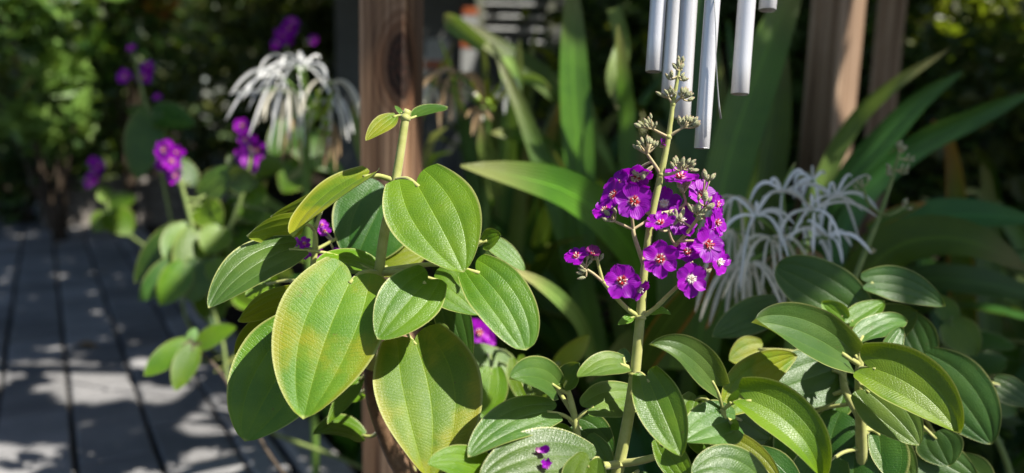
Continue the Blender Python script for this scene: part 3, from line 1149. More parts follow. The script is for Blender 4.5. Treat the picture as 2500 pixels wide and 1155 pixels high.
_gr = random.Random(77)
GAPS = [(_gr.uniform(-.2, 3), _gr.uniform(2.6, 8), _gr.uniform(.03, .08)) for _ in range(40)]
GAPS += [(_gr.uniform(-4.4, -2.6), _gr.uniform(5.0, 6.6), _gr.uniform(.07, .16)) for _ in range(26)]
GAPS += [(_gr.uniform(-.40, .50), _gr.uniform(1.55, 2.35), _gr.uniform(.035, .075)) for _ in range(34)]
# places that lie in sun: a gap stands in the line from each to the sun
SUNNY = [(P(x, y, d), r) for x, y, d, r in (
    (1086, 40, 1.7, .05), (1120, 62, 1.7, .05), (1160, 90, 1.72, .04), (1265, 120, 1.72, .05), (1250, 200, 1.7, .05), (1515, 110, 1.53, .05), (1505, 190, 1.5, .05), (1520, 260, 1.5, .04),
    (1410, 230, 1.64, .045), (1440, 300, 1.66, .035), (1180, 330, 1.52, .045), (1120, 175, 1.6, .05), (1185, 250, 1.58, .05), (1310, 200, 1.74, .04), (1830, 330, 1.5, .035), (1790, 470, 1.5, .03),
    (720, 170, 1.5, .05), (690, 220, 1.5, .05), (760, 290, 1.52, .06), (815, 240, 1.54, .05), (640, 222, 1.5, .03), (815, 330, 1.55, .04), (700, 300, 1.5, .05),
    (520, 450, 1.6, .045), (490, 630, 1.5, .02), (415, 380, 1.55, .01), (540, 810, 1.24, .06), (460, 880, 1.22, .04),
    (1850, 515, .95, .01), (1990, 505, .95, .01), (60, 150, 5.2, .22), (160, 60, 5.1, .26), (220, 150, 5.0, .22), (210, 40, 5.2, .2), (20, 40, 5.2, .2), (1250, 50, 5.25, .42),
    (2280, 140, 1.48, .04), (2200, 195, 1.5, .03), (2480, 60, 4.4, .6), (2420, 120, 4.2, .35), (2450, 790, 1.4, .05), (860, 270, 1.73, .04), (770, 430, 1.64, .03))]
SUNNY += [(P(x, y, d), r) for x, y, d, r in ((1400, 160, 1.55, .05), (1390, 330, 1.55, .03), (1860, 180, 1.6, .04), (1720, 250, 1.5, .03), (1800, 560, 1.45, .03), (2230, 380, 1.48, .03), (560, 520, 1.6, .05), (640, 460, 1.65, .05), (620, 620, 1.6, .04), (1080, 250, 1.9, .05), (1330, 420, 1.7, .05))]
SUNNY += [(G(x, y, .03), r) for x, y, r in (
    (10, 925, .09), (60, 905, .08), (120, 912, .09), (175, 905, .07), (205, 940, .09), (150, 950, .05), (260, 950, .09), (310, 955, .09), (365, 935, .10), (345, 895, .06), (405, 925, .10), (430, 950, .08), (385, 975, .06), (470, 955, .05), (515, 950, .035),
    (110, 1106, .035), (60, 1112, .02), (246, 1116, .03), (470, 985, .03), (500, 998, .03), (330, 1075, .02), (100, 858, .02), (60, 868, .01), (215, 757, .015))]


def vine_gap(p):
    """openings in the vine, found where the sun through them lands 0.9 m above the ground and on the paving"""
    q = p - SH * (p.z - .9)
    x, y = q.x, q.y
    j = .035 * math.sin(x * 31 + 1) + .03 * math.sin(y * 37 + x * 11)
    edge = 1.40 if x < .13 else (.74 if x > .26 else 1.40 - (x - .13) / .13 * .66)
    if x < -.12:
        edge = 1.62
    if y < edge + j:
        return True
    if seg_dist(x, y, .30, 2.02, .80, 1.80) < .085:
        return True
    if any((x - a) ** 2 + (y - b) ** 2 < r * r for a, b, r in GAPS):
        return True
    for pt, r in SUNNY:
        dx, dy = p.x - SH.x * (p.z - pt.z) - pt.x, p.y - SH.y * (p.z - pt.z) - pt.y
        if abs(dx) < r * 1.6 and abs(dy) < r * 1.6 and dx * dx + dy * dy < (r + .04) ** 2:
            return True
    return False


def vine_fill(rr):
    for _ in range(40):
        p = Vector((rr.uniform(-3.6, 4.8), rr.uniform(.2, 8.8), 2.62 + rr.gauss(0, .05)))
        if vine_gap(p):
            continue
        return p
    return None


vme = leaf_cloud(60000, .105, vine_fill, ['vine'], None, .2, 5, 1.5)
for v in vme.vertices:
    v.co = v.co - Vector((2.9, 4.0, 0))
link('foliage', vme, vt, place(2.9, 4.0, 0))['kind'] = 'stuff'
V, Fc = [], []
for k in range(5):
    v, f, o = tube_data([Vector((2.9, 4, 0)), Vector((2.85 + .05 * k, 4.05, 1.2)), Vector((2.9, 4.0, 2.5)), Vector((2.9 - .9 * k + .8, 3.4 + .6 * k, 2.6))], [.03, .022, .018, .008], 6, 16, Vector((2.9, 4, 0)))
    b = len(V)
    V += v
    Fc += [tuple(i + b for i in q) for q in f]
link('trunk', mesh('trunk', V, Fc, M['bark']), vt, place(2.9, 4.0, 0))

# ================================================================== WIND CHIME
def chime_material():
    q = NT('chime_silver_paint')
    pos = q.coord('Object')
    n = q.noise(pos, 900, 3)
    n2 = q.noise(q.mapping(pos, (160, 160, 9)), 1, 4)
    col = q.mix(q.ramp(n2, .35, .7), (.62, .61, .62), (.72, .71, .72))
    pit = q.ramp(q.noise(pos, 380, 2), .68, .76)
    col = q.mix(q.math('MULTIPLY', pit, .5), col, (.25, .25, .27))
    return q.done(q.pbsdf(col, .32, .6, q.bump(q.math('ADD', n, q.math('MULTIPLY', pit, -1)), .4, .0005), metal=.35))


M['chime'] = chime_material()
M['wire'] = plain('wire', (.30, .30, .28), scale=90, rough=.4, metal=.5)
M['chime_wood'] = plain('chime_wood', (.10, .05, .025), (.16, .09, .05), scale=60)
ct = P(1715, -420, .69)
wc = thing('wind_chime', 'silver metal wind chime hanging above the purple flower spike', 'wind chime', (ct.x, ct.y, ct.z))
ZT = ct.z - .03


def pipe(pb, pt, r, rin):
    """open pipe with wall thickness and a rounded rim"""
    ax = (pt - pb)
    L = ax.length
    prof = [(rin, .03), (rin, .002), (rin + .0006, .0003), (r - .0006, 0), (r, .0009), (r, .03), (r, L * .5), (r, L - .001), (r - .001, L), (rin, L)]
    V, Fc = [], []
    sg_ = 28
    for rr_, z in prof:
        for k in range(sg_):
            an = 2 * math.pi * k / sg_
            V.append((rr_ * math.cos(an), rr_ * math.sin(an), z))
    for i in range(len(prof) - 1):
        for k in range(sg_):
            Fc.append((i * sg_ + k, i * sg_ + (k + 1) % sg_, i * sg_ + sg_ + (k + 1) % sg_, i * sg_ + sg_ + k))
    # closed well inside the pipe
    Fc.append(tuple(range(sg_)))
    m = Matrix.Translation(pb) @ ax.to_track_quat('Z', 'Y').to_matrix().to_4x4()
    return link('tube', mesh('tube', V, Fc, M['chime']), wc, m)


for bx, by, tx, w, d in ((1595, 176, 1609, 39, .765), (1630, 236, 1648, 33, .83), (1664, 290, 1682, 42, .775), (1713, 363, 1742, 37, .745), (1806, 231, 1824, 43, .765), (1873, 26, 1876, 42, .80)):
    d *= .885
    b, t0 = P(bx, by, d), P(tx, 0, d)
    ax = (t0 - b).normalized()
    ax = (ax + Vector((0, 0, .6))).normalized()
    top = b + ax * ((ZT - b.z) / ax.z)
    r = w * d / FPX / 2
    pipe(b, top, r, r * .86)
    tube('cord', [top - Vector((0, 0, .004)), Vector((top.x * .7 + ct.x * .3, top.y * .7 + ct.y * .3, ct.z + .001))], [.0006, .0006], M['wire'], wc, 5, 3)
V, Fc = [], []
for z, r in ((0, .055), (.002, .058), (.014, .058), (.016, .055)):
    for k in range(32):
        V.append((r * math.cos(k * math.pi / 16), r * math.sin(k * math.pi / 16), z))
for i in range(3):
    for k in range(32):
        Fc.append((i * 32 + k, i * 32 + (k + 1) % 32, i * 32 + 32 + (k + 1) % 32, i * 32 + 32 + k))
Fc += [tuple(range(31, -1, -1)), tuple(96 + k for k in range(32))]
link('platform', mesh('platform', V, Fc, M['chime_wood'], smooth=False), wc, Matrix.Translation(ct))
tube('hanging_cord', [ct + Vector((0, 0, .015)), Vector((ct.x, ct.y, 2.41))], [.001, .001], M['wire'], wc, 6, 3)
tube('clapper_string', [ct, P(1744, 0, .645), P(1749, 160, .645), P(1756, 260, .645), P(1760, 290, .645)], [.0004, .0004, .0004, .0007, .0009], M['wire'], wc, 6, 26)

# ================================================================== PRINCESS FLOWER PLANT WITH THE TALL SPIKE
base = P(1490, 1155, .60)
pc = Plant('princess_flower_plant', 'upright fuzzy leaved plant with a tall spike of violet purple flowers below the wind chime', 'flowering plant', (base.x - .01, base.y - .02, 0))
D = .60
pc.flat = .6
pc.stem([(1497, 1200, D), (1512, 1130, D), (1532, 1030, D), (1550, 910, D), (1563, 775, D), (1574, 650, D), (1591, 530, D), (1614, 425, D), (1632, 335, D), (1643, 255, D), (1652, 205, D), (1661, 158, D)],
        [30, 29, 28, 26, 23, 19, 17, 16, 13, 11, 9, 5], ground=True, seg=14)
# swollen joints
for x, y, w in ((1512, 1132, 36), (1549, 914, 32), (1563, 775, 30), (1614, 427, 19), (1632, 335, 17), (1643, 255, 14)):
    pc.stem([(x - 1, y + 7, D), (x, y, D), (x + 1, y - 7, D)], [w * .72, w, w * .72], name='node')


def br(pxs, w0, w1, mat='stem_pink'):
    n = len(pxs)
    pc.stem(pxs, [w0 + (w1 - w0) * i / (n - 1) for i in range(n)], mat=mat, name='branch', seg=8)


# lowest flowering branches
br([(1563, 775, D), (1535, 757, .597), (1500, 722, .592), (1472, 688, .590)], 13, 9, 'stem')
br([(1472, 688, .590), (1463, 655, .590), (1458, 632, .590)], 9, 7, 'stem')
br([(1472, 688, .590), (1448, 668, .588), (1428, 655, .588)], 8, 6)
br([(1563, 775, D), (1595, 756, .597), (1630, 722, .594), (1655, 698, .592)], 13, 9, 'stem')
br([(1655, 698, .592), (1672, 668, .600), (1690, 640, .606)], 8, 6)
br([(1655, 698, .592), (1700, 680, .602), (1735, 650, .606)], 7, 5)
# second pair
br([(1573, 650, D), (1562, 618, .595), (1548, 575, .590), (1546, 558, .590)], 12, 9)
br([(1546, 560, .590), (1522, 550, .588), (1500, 540, .586)], 8, 6)
br([(1546, 560, .590), (1543, 530, .586), (1540, 505, .586)], 8, 6)
br([(1546, 560, .590), (1570, 545, .592), (1590, 532, D)], 7, 6)
br([(1574, 660, D), (1610, 632, .604), (1650, 598, .604), (1688, 555, .600), (1722, 505, .598)], 13, 8, 'stem')
br([(1650, 598, .604), (1640, 585, .598), (1632, 560, .594)], 7, 5)
br([(1658, 590, .602), (1690, 588, .600), (1705, 592, .600)], 7, 5)
br([(1688, 555, .600), (1672, 545, .596), (1655, 535, .594)], 6, 5)
# third pair
br([(1592, 525, D), (1560, 508, .606), (1530, 480, .608)], 9, 6)
br([(1592, 525, D), (1640, 515, .606), (1672, 498, .608), (1668, 470, .610)], 9, 6)
br([(1672, 498, .608), (1698, 502, .608), (1715, 490, .606)], 6, 5)
# upper pairs
br([(1614, 427, D), (1598, 402, .598), (1580, 376, .596)], 10, 7)
br([(1614, 427, D), (1640, 424, .597), (1668, 412, .596)], 10, 6)
br([(1632, 335, D), (1612, 325, .598), (1592, 314, .598)], 8, 6)
br([(1632, 335, D), (1650, 322, .598), (1668, 311, .597)], 8, 6)
br([(1643, 255, D), (1635, 243, .599), (1630, 236, .599)], 7, 5)
br([(1643, 255, D), (1655, 244, .599), (1664, 238, .599)], 7, 5)
# buds
for a in ((1568, 352, .595, 118, 7, 22, 34), (1591, 352, .596, 80, 5, 22, 22), (1655, 404, .595, 95, 6, 22, 30), (1684, 408, .595, 25, 5, 22, 26),
          (1577, 303, .597, 130, 6, 22, 34), (1594, 310, .597, 100, 3, 18, 18), (1690, 298, .596, 50, 6, 23, 32), (1663, 296, .597, 92, 2, 24, 10),
          (1625, 226, .598, 130, 5, 22, 26), (1641, 226, .598, 80, 3, 17, 14), (1675, 232, .598, 50, 6, 23, 30), (1662, 230, .597, 110, 2, 18, 10),
          (1634, 186, .599, 115, 2, 22, 8), (1667, 191, .599, 20, 3, 18, 14), (1658, 165, .6, 100, 6, 20, 22), (1662, 150, .6, 75, 4, 17, 10),
          (1492, 531, .585, 140, 5, 24, 30), (1422, 662, .587, 170, 5, 22, 34), (1432, 640, .586, 75, 3, 24, 20), (1462, 626, .590, 85, 3, 20, 14),
          (1650, 528, .590, 100, 5, 27, 36), (1643, 540, .590, 60, 3, 24, 20), (1722, 495, .590, 50, 6, 24, 36), (1695, 515, .590, 110, 3, 26, 20), (1712, 522, .590, 10, 4, 22, 26),
          (1725, 440, .603, 70, 3, 26, 22), (1673, 455, .606, 110, 5, 22, 22), (1556, 432, .600, 100, 5, 22, 24), (1705, 592, .598, 30, 3, 20, 16), (1718, 662, .590, 60, 4, 20, 24)):
    buds(pc, *a)
# flowers: (x, y, depth, radius px, lean right, lean up, eye)
for x, y, d, r, nx, ny, eye in (
        (1518, 686, .578, 48, -.05, .12, 'red'), (1612, 633, .577, 46, -.1, .15, 'red'), (1685, 681, .580, 45, .12, .02, 'white'),
        (1547, 493, .578, 50, -.05, .10, 'red'), (1727, 600, .585, 47, .30, .25, 'red'), (1752, 640, .600, 40, .95, .1, 'white'),
        (1680, 618, .603, 40, -.3, .9, 'red'), (1552, 430, .604, 42, -.2, -1.0, 'red'), (1510, 450, .600, 38, -1.1, .8, 'red'),
        (1500, 478, .594, 42, -1.0, .5, 'red'), (1478, 515, .590, 36, -.9, 1.2, 'red'), (1622, 500, .612, 44, -.3, .4, 'white'),
        (1612, 548, .585, 38, -.3, 1.5, 'red'), (1660, 540, .607, 46, .2, .4, 'white'), (1660, 437, .606, 48, -.1, 1.9, 'red'),
        (1712, 478, .609, 46, .3, .5, 'red'), (1745, 500, .612, 36, 1.3, .2, 'red'),
        (1408, 628, .590, 34, -.6, 1.3, 'red'), (1560, 706, .590, 30, .9, -.8, 'white'), (1748, 545, .610, 34, .9, .3, 'red'),
        (1735, 560, .607, 34, .9, .6, 'red')):
    flower(pc, x, y, d, r, nx, ny, eye)
flower(pc, 1446, 622, .589, 26, .3, 1.0, 'red', faded=True, openness=.4)
flower(pc, 1616, 352, .603, 18, .5, .6, 'red', npet=3, openness=.3)
# bracts at the first flowering joint
pc.leaf(1548, 772, 1508, 793, 22, .598, .592, 45, 'leaf_bright', att=(1563, 775, D), w0=.2, lobe=0, pw=6)
pc.leaf(1582, 768, 1638, 769, 20, .598, .592, -55, 'leaf_bright', sag=(0, -10), att=(1563, 775, D), w0=.2, lobe=0, pw=6)
# leaves of the flowering stem
pc.leaf(1580, 922, 1664, 1116, 118, .585, .555, -8, 'leaf', att=(1550, 912, D), cup=.30, bend=.06)
pc.leaf(1523, 890, 1414, 936, 62, .598, .565, 58, 'leaf_pale', sag=(-6, -14), att=(1548, 914, D), cup=.15, curl=.1)
pc.leaf(1520, 884, 1524, 850, 38, .60, .605, 30, 'leaf_silver', att=(1535, 896, D), w0=.3, lobe=0)
pc.stem([(1512, 1132, D), (1560, 1126, .59), (1612, 1112, .58)], [20, 18, 16], name='branch')
pc.stem([(1512, 1132, D), (1490, 1136, .585), (1474, 1137, .575)], [20, 19, 19], name='branch')
pc.leaf(1614, 1078, 1694, 1200, 74, .580, .565, 8, 'leaf_bright', att=(1612, 1112, .58), cup=.14)
# side shoot left of the stem
pc.stem([(1425, 1200, .60), (1411, 1080, .60), (1402, 1015, .60), (1390, 965, .60), (1378, 930, .60)], [24, 20, 18, 15, 12], ground=True, seg=10, name='stem')
pc.leaf(1353, 942, 1242, 927, 92, .592, .545, 52, 'leaf_silver', sag=(4, -12), att=(1388, 962, .6), cup=.24, bend=.16)
pc.leaf(1378, 938, 1416, 886, 58, .597, .590, -40, 'leaf_shaded', att=(1384, 950, .6), cup=.25)
pc.leaf(1382, 940, 1335, 905, 50, .60, .612, 30, 'leaf', att=(1384, 950, .6), cup=.25)
pc.leaf(1345, 1004, 1143, 1117, 102, .588, .535, 42, 'leaf_silver', sag=(-10, -20), att=(1402, 1030, .6), cup=.05, bend=.15)
m4 = pc.leaf(1436, 1122, 1170, 1178, 140, .570, .520, 44, 'leaf_silver', sag=(-10, -26), att=(1420, 1140, .6), cup=.04, bend=.12)
pc.leaf(1232, 1196, 1042, 1136, 92, .560, .515, 38, 'leaf', sag=(-6, -30), att=(1420, 1190, .6), bend=.15)
pc.leaf(1440, 996, 1580, 972, 92, .598, .640, -38, 'leaf_pale', sag=(0, -8), att=(1403, 1030, .6), cup=.15)
pc.leaf(1408, 1038, 1496, 1108, 108, .655, .650, -15, 'leaf_shaded', att=(1405, 1040, .6))
pc.leaf(1440, 1128, 1398, 1250, 112, .545, .535, 10, 'leaf', att=(1474, 1137, .575), lobe=.14)
pc.leaf(1432, 1075, 1488, 1190, 88, .62, .60, -12, 'leaf_pale', att=(1412, 1090, .6))
pc.leaf(1392, 1062, 1332, 1048, 44, .61, .60, 40, 'leaf_bright', att=(1408, 1062, .6))
pc.leaf(1300, 880, 1330, 1010, 76, .68, .66, 5, 'leaf', att=(1405, 1020, .6), lo=True)
# leaves right of the stem: second side shoot
pc.stem([(1790, 1240, .60), (1775, 1100, .60), (1764, 998, .60)], [24, 19, 15], ground=True, name='stem')
pc.leaf(1744, 938, 1600, 832, 84, .592, .560, 44, 'leaf_silver', sag=(4, -16), att=(1764, 998, .6), cup=.42, bend=.10, curl=-.12)
pc.leaf(1822, 975, 2022, 1172, 122, .588, .555, -40, 'leaf_bright', sag=(12, -30), att=(1764, 1000, .6), cup=.48, bend=.08, curl=-.12)
pc.leaf(1772, 1000, 1945, 868, 104, .625, .68, 40, 'leaf_yellow', sag=(-14, -18), att=(1764, 1000, .6), w0=.3, lobe=.02)
pc.leaf(1778, 990, 1806, 948, 22, .595, .59, 30, 'leaf_bright', att=(1766, 998, .6), w0=.2, lobe=0)
pc.leaf(1790, 1030, 1668, 1080, 118, .602, .565, 30, 'leaf_silver', sag=(0, -10), att=(1768, 1020, .6), cup=.08, bend=.10, fold=.05)
pc.leaf(1782, 1030, 1804, 1050, 30, .600, .585, 0, 'leaf_bright', att=(1770, 1030, .6), w0=.3, lobe=0)
pc.leaf(1752, 1072, 1905, 1185, 72, .615, .585, -30, 'leaf_gold', sag=(8, -12), att=(1772, 1080, .6), cup=.15)
pc.leaf(1862, 1205, 1688, 1158, 120, .565, .545, 40, 'leaf_silver', sag=(-4, -34), att=(1785, 1200, .6), cup=.08, bend=.15)
pc.leaf(1690, 1050, 1760, 1120, 70, .63, .615, -20, 'leaf', att=(1772, 1070, .6))
pc.leaf(1700, 970, 1672, 1060, 80, .64, .61, 15, 'leaf', att=(1768, 1020, .6))
pc.leaf(1800, 1020, 1880, 1070, 120, .68, .68, -25, 'leaf_shaded', att=(1768, 1030, .6))
# leaves lower in the clump, mostly hidden
for x, y, tx, ty, w, d, ro, mt in ((1560, 1150, 1480, 1230, 110, .66, 20, 'leaf_shaded'), (1640, 1160, 1720, 1260, 120, .64, -20, 'leaf'), (1840, 1120, 1960, 1230, 120, .64, -30, 'leaf_shaded'), (1340, 1180, 1260, 1270, 120, .62, 30, 'leaf')):
    pc.leaf(x, y, tx, ty, w, d, d - .02, ro, mt, lo=True)

# petals fallen on the leaf
def on_leaf(o, x, y):
    best, bd = None, 1e9
    for i, v in enumerate(o.data.vertices):
        w = WM[o] @ v.co
        q = w - CAM
        dd = q.dot(FW)
        px, py = CX + q.dot(RT) / dd * FPX, CY - q.dot(UP) / dd * FPX
        e = (px - x) ** 2 + (py - y) ** 2
        if e < bd:
            best, bd = dd, e
    return best


for (x, y, sx, sy, rot, lab) in ((1326, 1103, 34, 20, 10, 'fallen purple petal lying flat on the silvery leaf'), (1330, 1138, 24, 27, 80, 'crumpled purple petal below the other fallen petal on the silvery leaf')):
    dd = on_leaf(m4, x, y) - .003
    c = P(x, y, dd)
    V, U, Fc = [], [], []
    for i in range(7):
        for j in range(5):
            u, v = i / 6 * 2 - 1, j / 4 * 2 - 1
            w = math.sqrt(max(0.02, 1 - u * u * .95))
            V.append((u * .5 + .06 * math.sin(4 * v + rot), v * .5 * w * (.75 + .25 * u) + .05 * math.sin(7 * u + rot), .25 * u * u + .45 * v * v + .16 * math.sin(5 * u + 3 * v + rot)))
            U.append((.4 + .3 * u, j / 4))
    for i in range(6):
        for j in range(4):
            Fc.append((i * 5 + j, i * 5 + j + 1, i * 5 + 6 + j, i * 5 + 5 + j))
    n = (-FW + UP * .9 + RT * (.5 if rot > 40 else -.2)).normalized()
    m = Matrix.Translation(c) @ n.to_track_quat('Z', 'Y').to_matrix().to_4x4() @ Matrix.Rotation(R(rot), 4, 'Z') @ Matrix.Diagonal((sx * dd / FPX, sy * dd / FPX * 1.3, .008, 1))
    tag(link('fallen_petal', mesh('fallen_petal', V, Fc, M['petal'], U), None, m), lab, 'petal')

# ================================================================== PLANT BESIDE THE POST
base = P(915, 1100, .78)
pl = Plant('princess_flower_plant', 'tall fuzzy plant with large yellowing green leaves in front of the knotty brown post', 'flowering plant', (base.x, base.y + .02, 0))
DL = .70
pl.dz = -.055
pl.stem([(1000, 1160, .80), (955, 1090, .80), (918, 980, .79), (905, 900, .77), (915, 800, .735), (925, 670, DL), (940, 560, DL), (968, 430, DL), (990, 290, DL), (996, 268, DL)],
        [44, 42, 34, 28, 26, 25, 24, 22, 19, 17], ground=False, seg=14, mat='stem')
pl.stem([(1000, 1170, .80), (957, 1092, .798), (915, 975, .786), (902, 895, .768)], [52, 48, 42, 28], mat='wood_stem', ground=True, name='woody_base')
pl.stem([(986, 296, DL), (990, 288, DL), (994, 280, DL)], [20, 26, 20], name='node')
pl.leaf(967, 281, 893, 344, 44, .70, .68, 35, 'leaf_yellow', att=(990, 288, DL), w0=.25, lobe=0, cup=.1, pw=7)
pl.leaf(1010, 288, 1092, 262, 30, .705, .75, -60, 'leaf_shaded', att=(990, 288, DL), w0=.25, lobe=0, pw=7)
pl.leaf(984, 282, 964, 258, 12, .70, .71, 20, 'leaf_pale', att=(990, 288, DL), w0=.2, lobe=0, pw=5)
pl.leaf(1017, 448, 1132, 666, 226, .675, .635, -12, 'leaf_bright', att=(965, 440, DL), cup=.08, lobe=.12, w0=.62, bend=.10, pw=14)
pl.leaf(945, 470, 862, 650, 205, .78, .76, 8, 'leaf_shaded', att=(965, 440, DL), cup=.05, w0=.6)
pl.leaf(895, 428, 716, 580, 62, .695, .625, 66, 'leaf_yellow', sag=(-2, 2), att=(962, 441, DL), cup=.22, w0=.4, pw=13)
pl.leaf(735, 545, 601, 575, 70, .70, .665, -48, 'leaf_gold', sag=(0, -12), att=(765, 560, .735), cup=.2)
pl.leaf(782, 478, 660, 528, 50, .74, .715, -50, 'leaf_gold', att=(770, 560, .735), cup=.2)
pl.leaf(715, 606, 511, 755, 108, .685, .63, 42, 'leaf_silver', sag=(-4, -10), att=(925, 668, DL), cup=.10, bend=.12)
pl.leaf(858, 682, 742, 1024, 262, .66, .605, 10, 'leaf_yellow', sag=(-8, -6), att=(925, 668, DL), cup=.10, lobe=.10, w0=.62, bend=.10, pw=14)
pl.leaf(1043, 686, 922, 829, 148, .655, .62, 14, 'leaf', att=(930, 665, DL), cup=.08, lobe=.13, w0=.6, pw=13)
pl.leaf(1012, 832, 1046, 1168, 262, .675, .62, -10, 'leaf_yellow', sag=(22, 0), att=(918, 770, .72), cup=.06, lobe=.08, w0=.6, bend=.10)
pl.leaf(768, 800, 598, 1078, 232, .70, .66, 6, 'leaf', sag=(-14, 0), att=(915, 790, .735), cup=.06, w0=.5)
pl.leaf(1163, 660, 1284, 856, 146, .660, .625, -14, 'leaf', sag=(14, -4), att=(930, 660, DL), cup=.06, tipw=.5, w0=.6, pw=12)
pl.leaf(1085, 700, 1146, 900, 90, .735, .72, 10, 'leaf_shaded', att=(925, 700, .705))
pl.leaf(1062, 680, 1172, 770, 104, .72, .70, -28, 'leaf', att=(928, 670, .70))
pl.leaf(726, 716, 579, 782, 70, .70, .675, -56, 'leaf_gold', sag=(-4, -16), att=(920, 690, .703), cup=.15, pw=10)
pl.leaf(700, 780, 580, 885, 92, .72, .70, -25, 'leaf_yellow', sag=(-18, -6), att=(920, 700, .705), cup=.12)
pl.leaf(660, 690, 600, 725, 60, .78, .77, 30, 'leaf_bright', att=(760, 700, .74), lo=True)
pl.leaf(922, 657, 772, 642, 46, .715, .68, 62, 'leaf_bright', sag=(0, -10), att=(925, 668, DL), cup=.1)
pl.leaf(880, 650, 800, 640, 60, .74, .73, 62, 'leaf', att=(925, 668, DL), cup=.1)
pl.leaf(1182, 592, 1224, 574, 50, .70, .69, -30, 'leaf_bright', att=(1080, 640, .72), cup=.15)
pl.leaf(1195, 588, 1282, 662, 46, .80, .79, -35, 'leaf_pale', att=(1080, 640, .74), cup=.1)
pl.leaf(935, 655, 1045, 615, 70, .76, .77, -30, 'leaf_gold', att=(925, 668, DL))
pl.leaf(884, 922, 800, 1036, 44, .79, .76, 30, 'leaf_bright', att=(906, 905, .77), w0=.3, lobe=0)
pl.leaf(890, 1068, 765, 1062, 56, .82, .79, 55, 'leaf', sag=(0, -16), att=(935, 1040, .80), w0=.3, lobe=0)
pl.leaf(880, 960, 830, 985, 40, .84, .82, 40, 'leaf_bright', att=(908, 930, .78), lo=True)
pl.leaf(1060, 800, 1090, 850, 60, .70, .69, 0, 'leaf_pale', att=(1012, 832, .69), lo=True)
# flowering shoot behind the upper leaves
pl.stem([(905, 760, .735), (820, 720, .735), (768, 690, .735), (766, 640, .735), (770, 590, .735), (768, 560, .735)], [16, 16, 17, 17, 14, 10], name='stem', seg=8)
pl.stem([(767, 612, .735), (740, 608, .735), (708, 605, .735)], [10, 9, 8], name='branch', seg=6)
pl.stem([(767, 612, .735), (790, 600, .74), (822, 582, .745)], [10, 9, 8], name='branch', seg=6)
for x, y, d, r, nx, ny in ((714, 566, .75, 20, -.8, .6), (720, 592, .74, 18, -.4, .4), (750, 620, .735, 18, -.2, .5), (776, 618, .745, 17, .3, .2), (792, 566, .755, 18, .3, .6), (786, 550, .76, 17, .3, .5), (822, 618, .745, 16, .5, .5), (744, 595, .735, 18, 0, .6)):
    flower(pl, x, y, d, r, nx, ny, 'red', npet=5)

# ================================================================== LEAFY PLANT ON THE RIGHT
base = P(2105, 1150, .72)
pr = Plant('princess_flower_plant', 'bushy plant with broad cupped green leaves below the white spider lily', 'flowering plant', (base.x, base.y + .02, 0))
pr.dz = -.035
pr.flat = .6
pr.stem([(2105, 1150, .715), (2100, 1000, .70), (2098, 900, .70), (2104, 868, .70)], [28, 24, 20, 12], ground=True)
pr.stem([(2100, 1020, .702), (2060, 940, .74), (2065, 860, .78), (2090, 760, .82)], [22, 18, 15, 12], name='stem')
pr.stem([(2102, 1060, .71), (2190, 1000, .76), (2260, 920, .79)], [20, 17, 13], name='stem')
pr.leaf(2062, 868, 1833, 788, 122, .69, .645, 40, 'leaf_silver', sag=(-6, -22), att=(2098, 890, .70), cup=.40, bend=.08, pw=13)
pr.leaf(2125, 898, 2340, 1060, 146, .675, .63, -34, 'leaf_bright', sag=(10, -24), att=(2098, 905, .70), cup=.36, bend=.08, lobe=.12, w0=.62)
pr.leaf(2112, 952, 2245, 1088, 128, .685, .655, -18, 'leaf_pale', sag=(4, -6), att=(2099, 930, .70), cup=.08, w0=.6)
pr.leaf(2095, 765, 1893, 652, 140, .80, .83, 22, 'leaf_shaded', sag=(-10, -14), att=(2090, 765, .82), cup=.04, w0=.55, tipw=.5)
pr.leaf(2122, 690, 2305, 748, 84, .80, .79, -40, 'leaf_shaded', sag=(0, -16), att=(2090, 762, .82), cup=.15)
pr.leaf(2100, 826, 2214, 786, 60, .72, .75, -45, 'leaf_silver', sag=(0, -12), att=(2100, 870, .70), cup=.2, wave=.12)
pr.leaf(2160, 870, 2200, 800, 46, .71, .73, 40, 'leaf_silver', att=(2101, 880, .70), cup=.3, wave=.1)
pr.leaf(2076, 788, 2158, 738, 56, .75, .77, -36, 'leaf', att=(2080, 800, .80), cup=.25)
pr.leaf(2062, 778, 2008, 738, 50, .75, .77, 20, 'leaf_bright', att=(2080, 800, .80), cup=.25)
pr.leaf(2090, 872, 2060, 820, 70, .715, .73, 10, 'leaf', att=(2100, 880, .70), cup=.1)
pr.leaf(2106, 866, 2116, 835, 18, .70, .70, 20, 'leaf_bright', att=(2104, 872, .70), w0=.3, lobe=0)
pr.leaf(2038, 902, 1850, 968, 150, .755, .73, 14, 'leaf_shaded', att=(2065, 935, .74), cup=.05)
pr.leaf(2092, 1034, 2078, 1250, 240, .725, .70, 6, 'leaf_shaded', att=(2101, 1020, .703), cup=.03, lobe=.12, w0=.66)
pr.leaf(2262, 892, 2420, 1086, 168, .78, .75, -18, 'leaf_shaded', sag=(8, -10), att=(2255, 925, .79), cup=.05)
pr.leaf(2280, 1062, 2318, 1138, 108, .75, .74, -10, 'leaf_shaded', att=(2180, 1010, .76), cup=.05)
pr.leaf(2150, 1060, 2226, 1200, 96, .715, .69, -20, 'leaf_pale', att=(2103, 1050, .71), fold=.15)
pr.leaf(2220, 1090, 2390, 1180, 120, .76, .74, -25, 'leaf_shaded', att=(2180, 1010, .76))
pr.leaf(1960, 1030, 1935, 1190, 120, .74, .72, 12, 'leaf', att=(2080, 985, .72), cup=.04)
pr.leaf(2040, 960, 1990, 1010, 110, .76, .75, 20, 'leaf_shaded', att=(2070, 960, .73))
pr.leaf(1892, 744, 1738, 822, 88, .86, .84, 24, 'leaf_shaded', att=(2060, 860, .78), cup=.05)
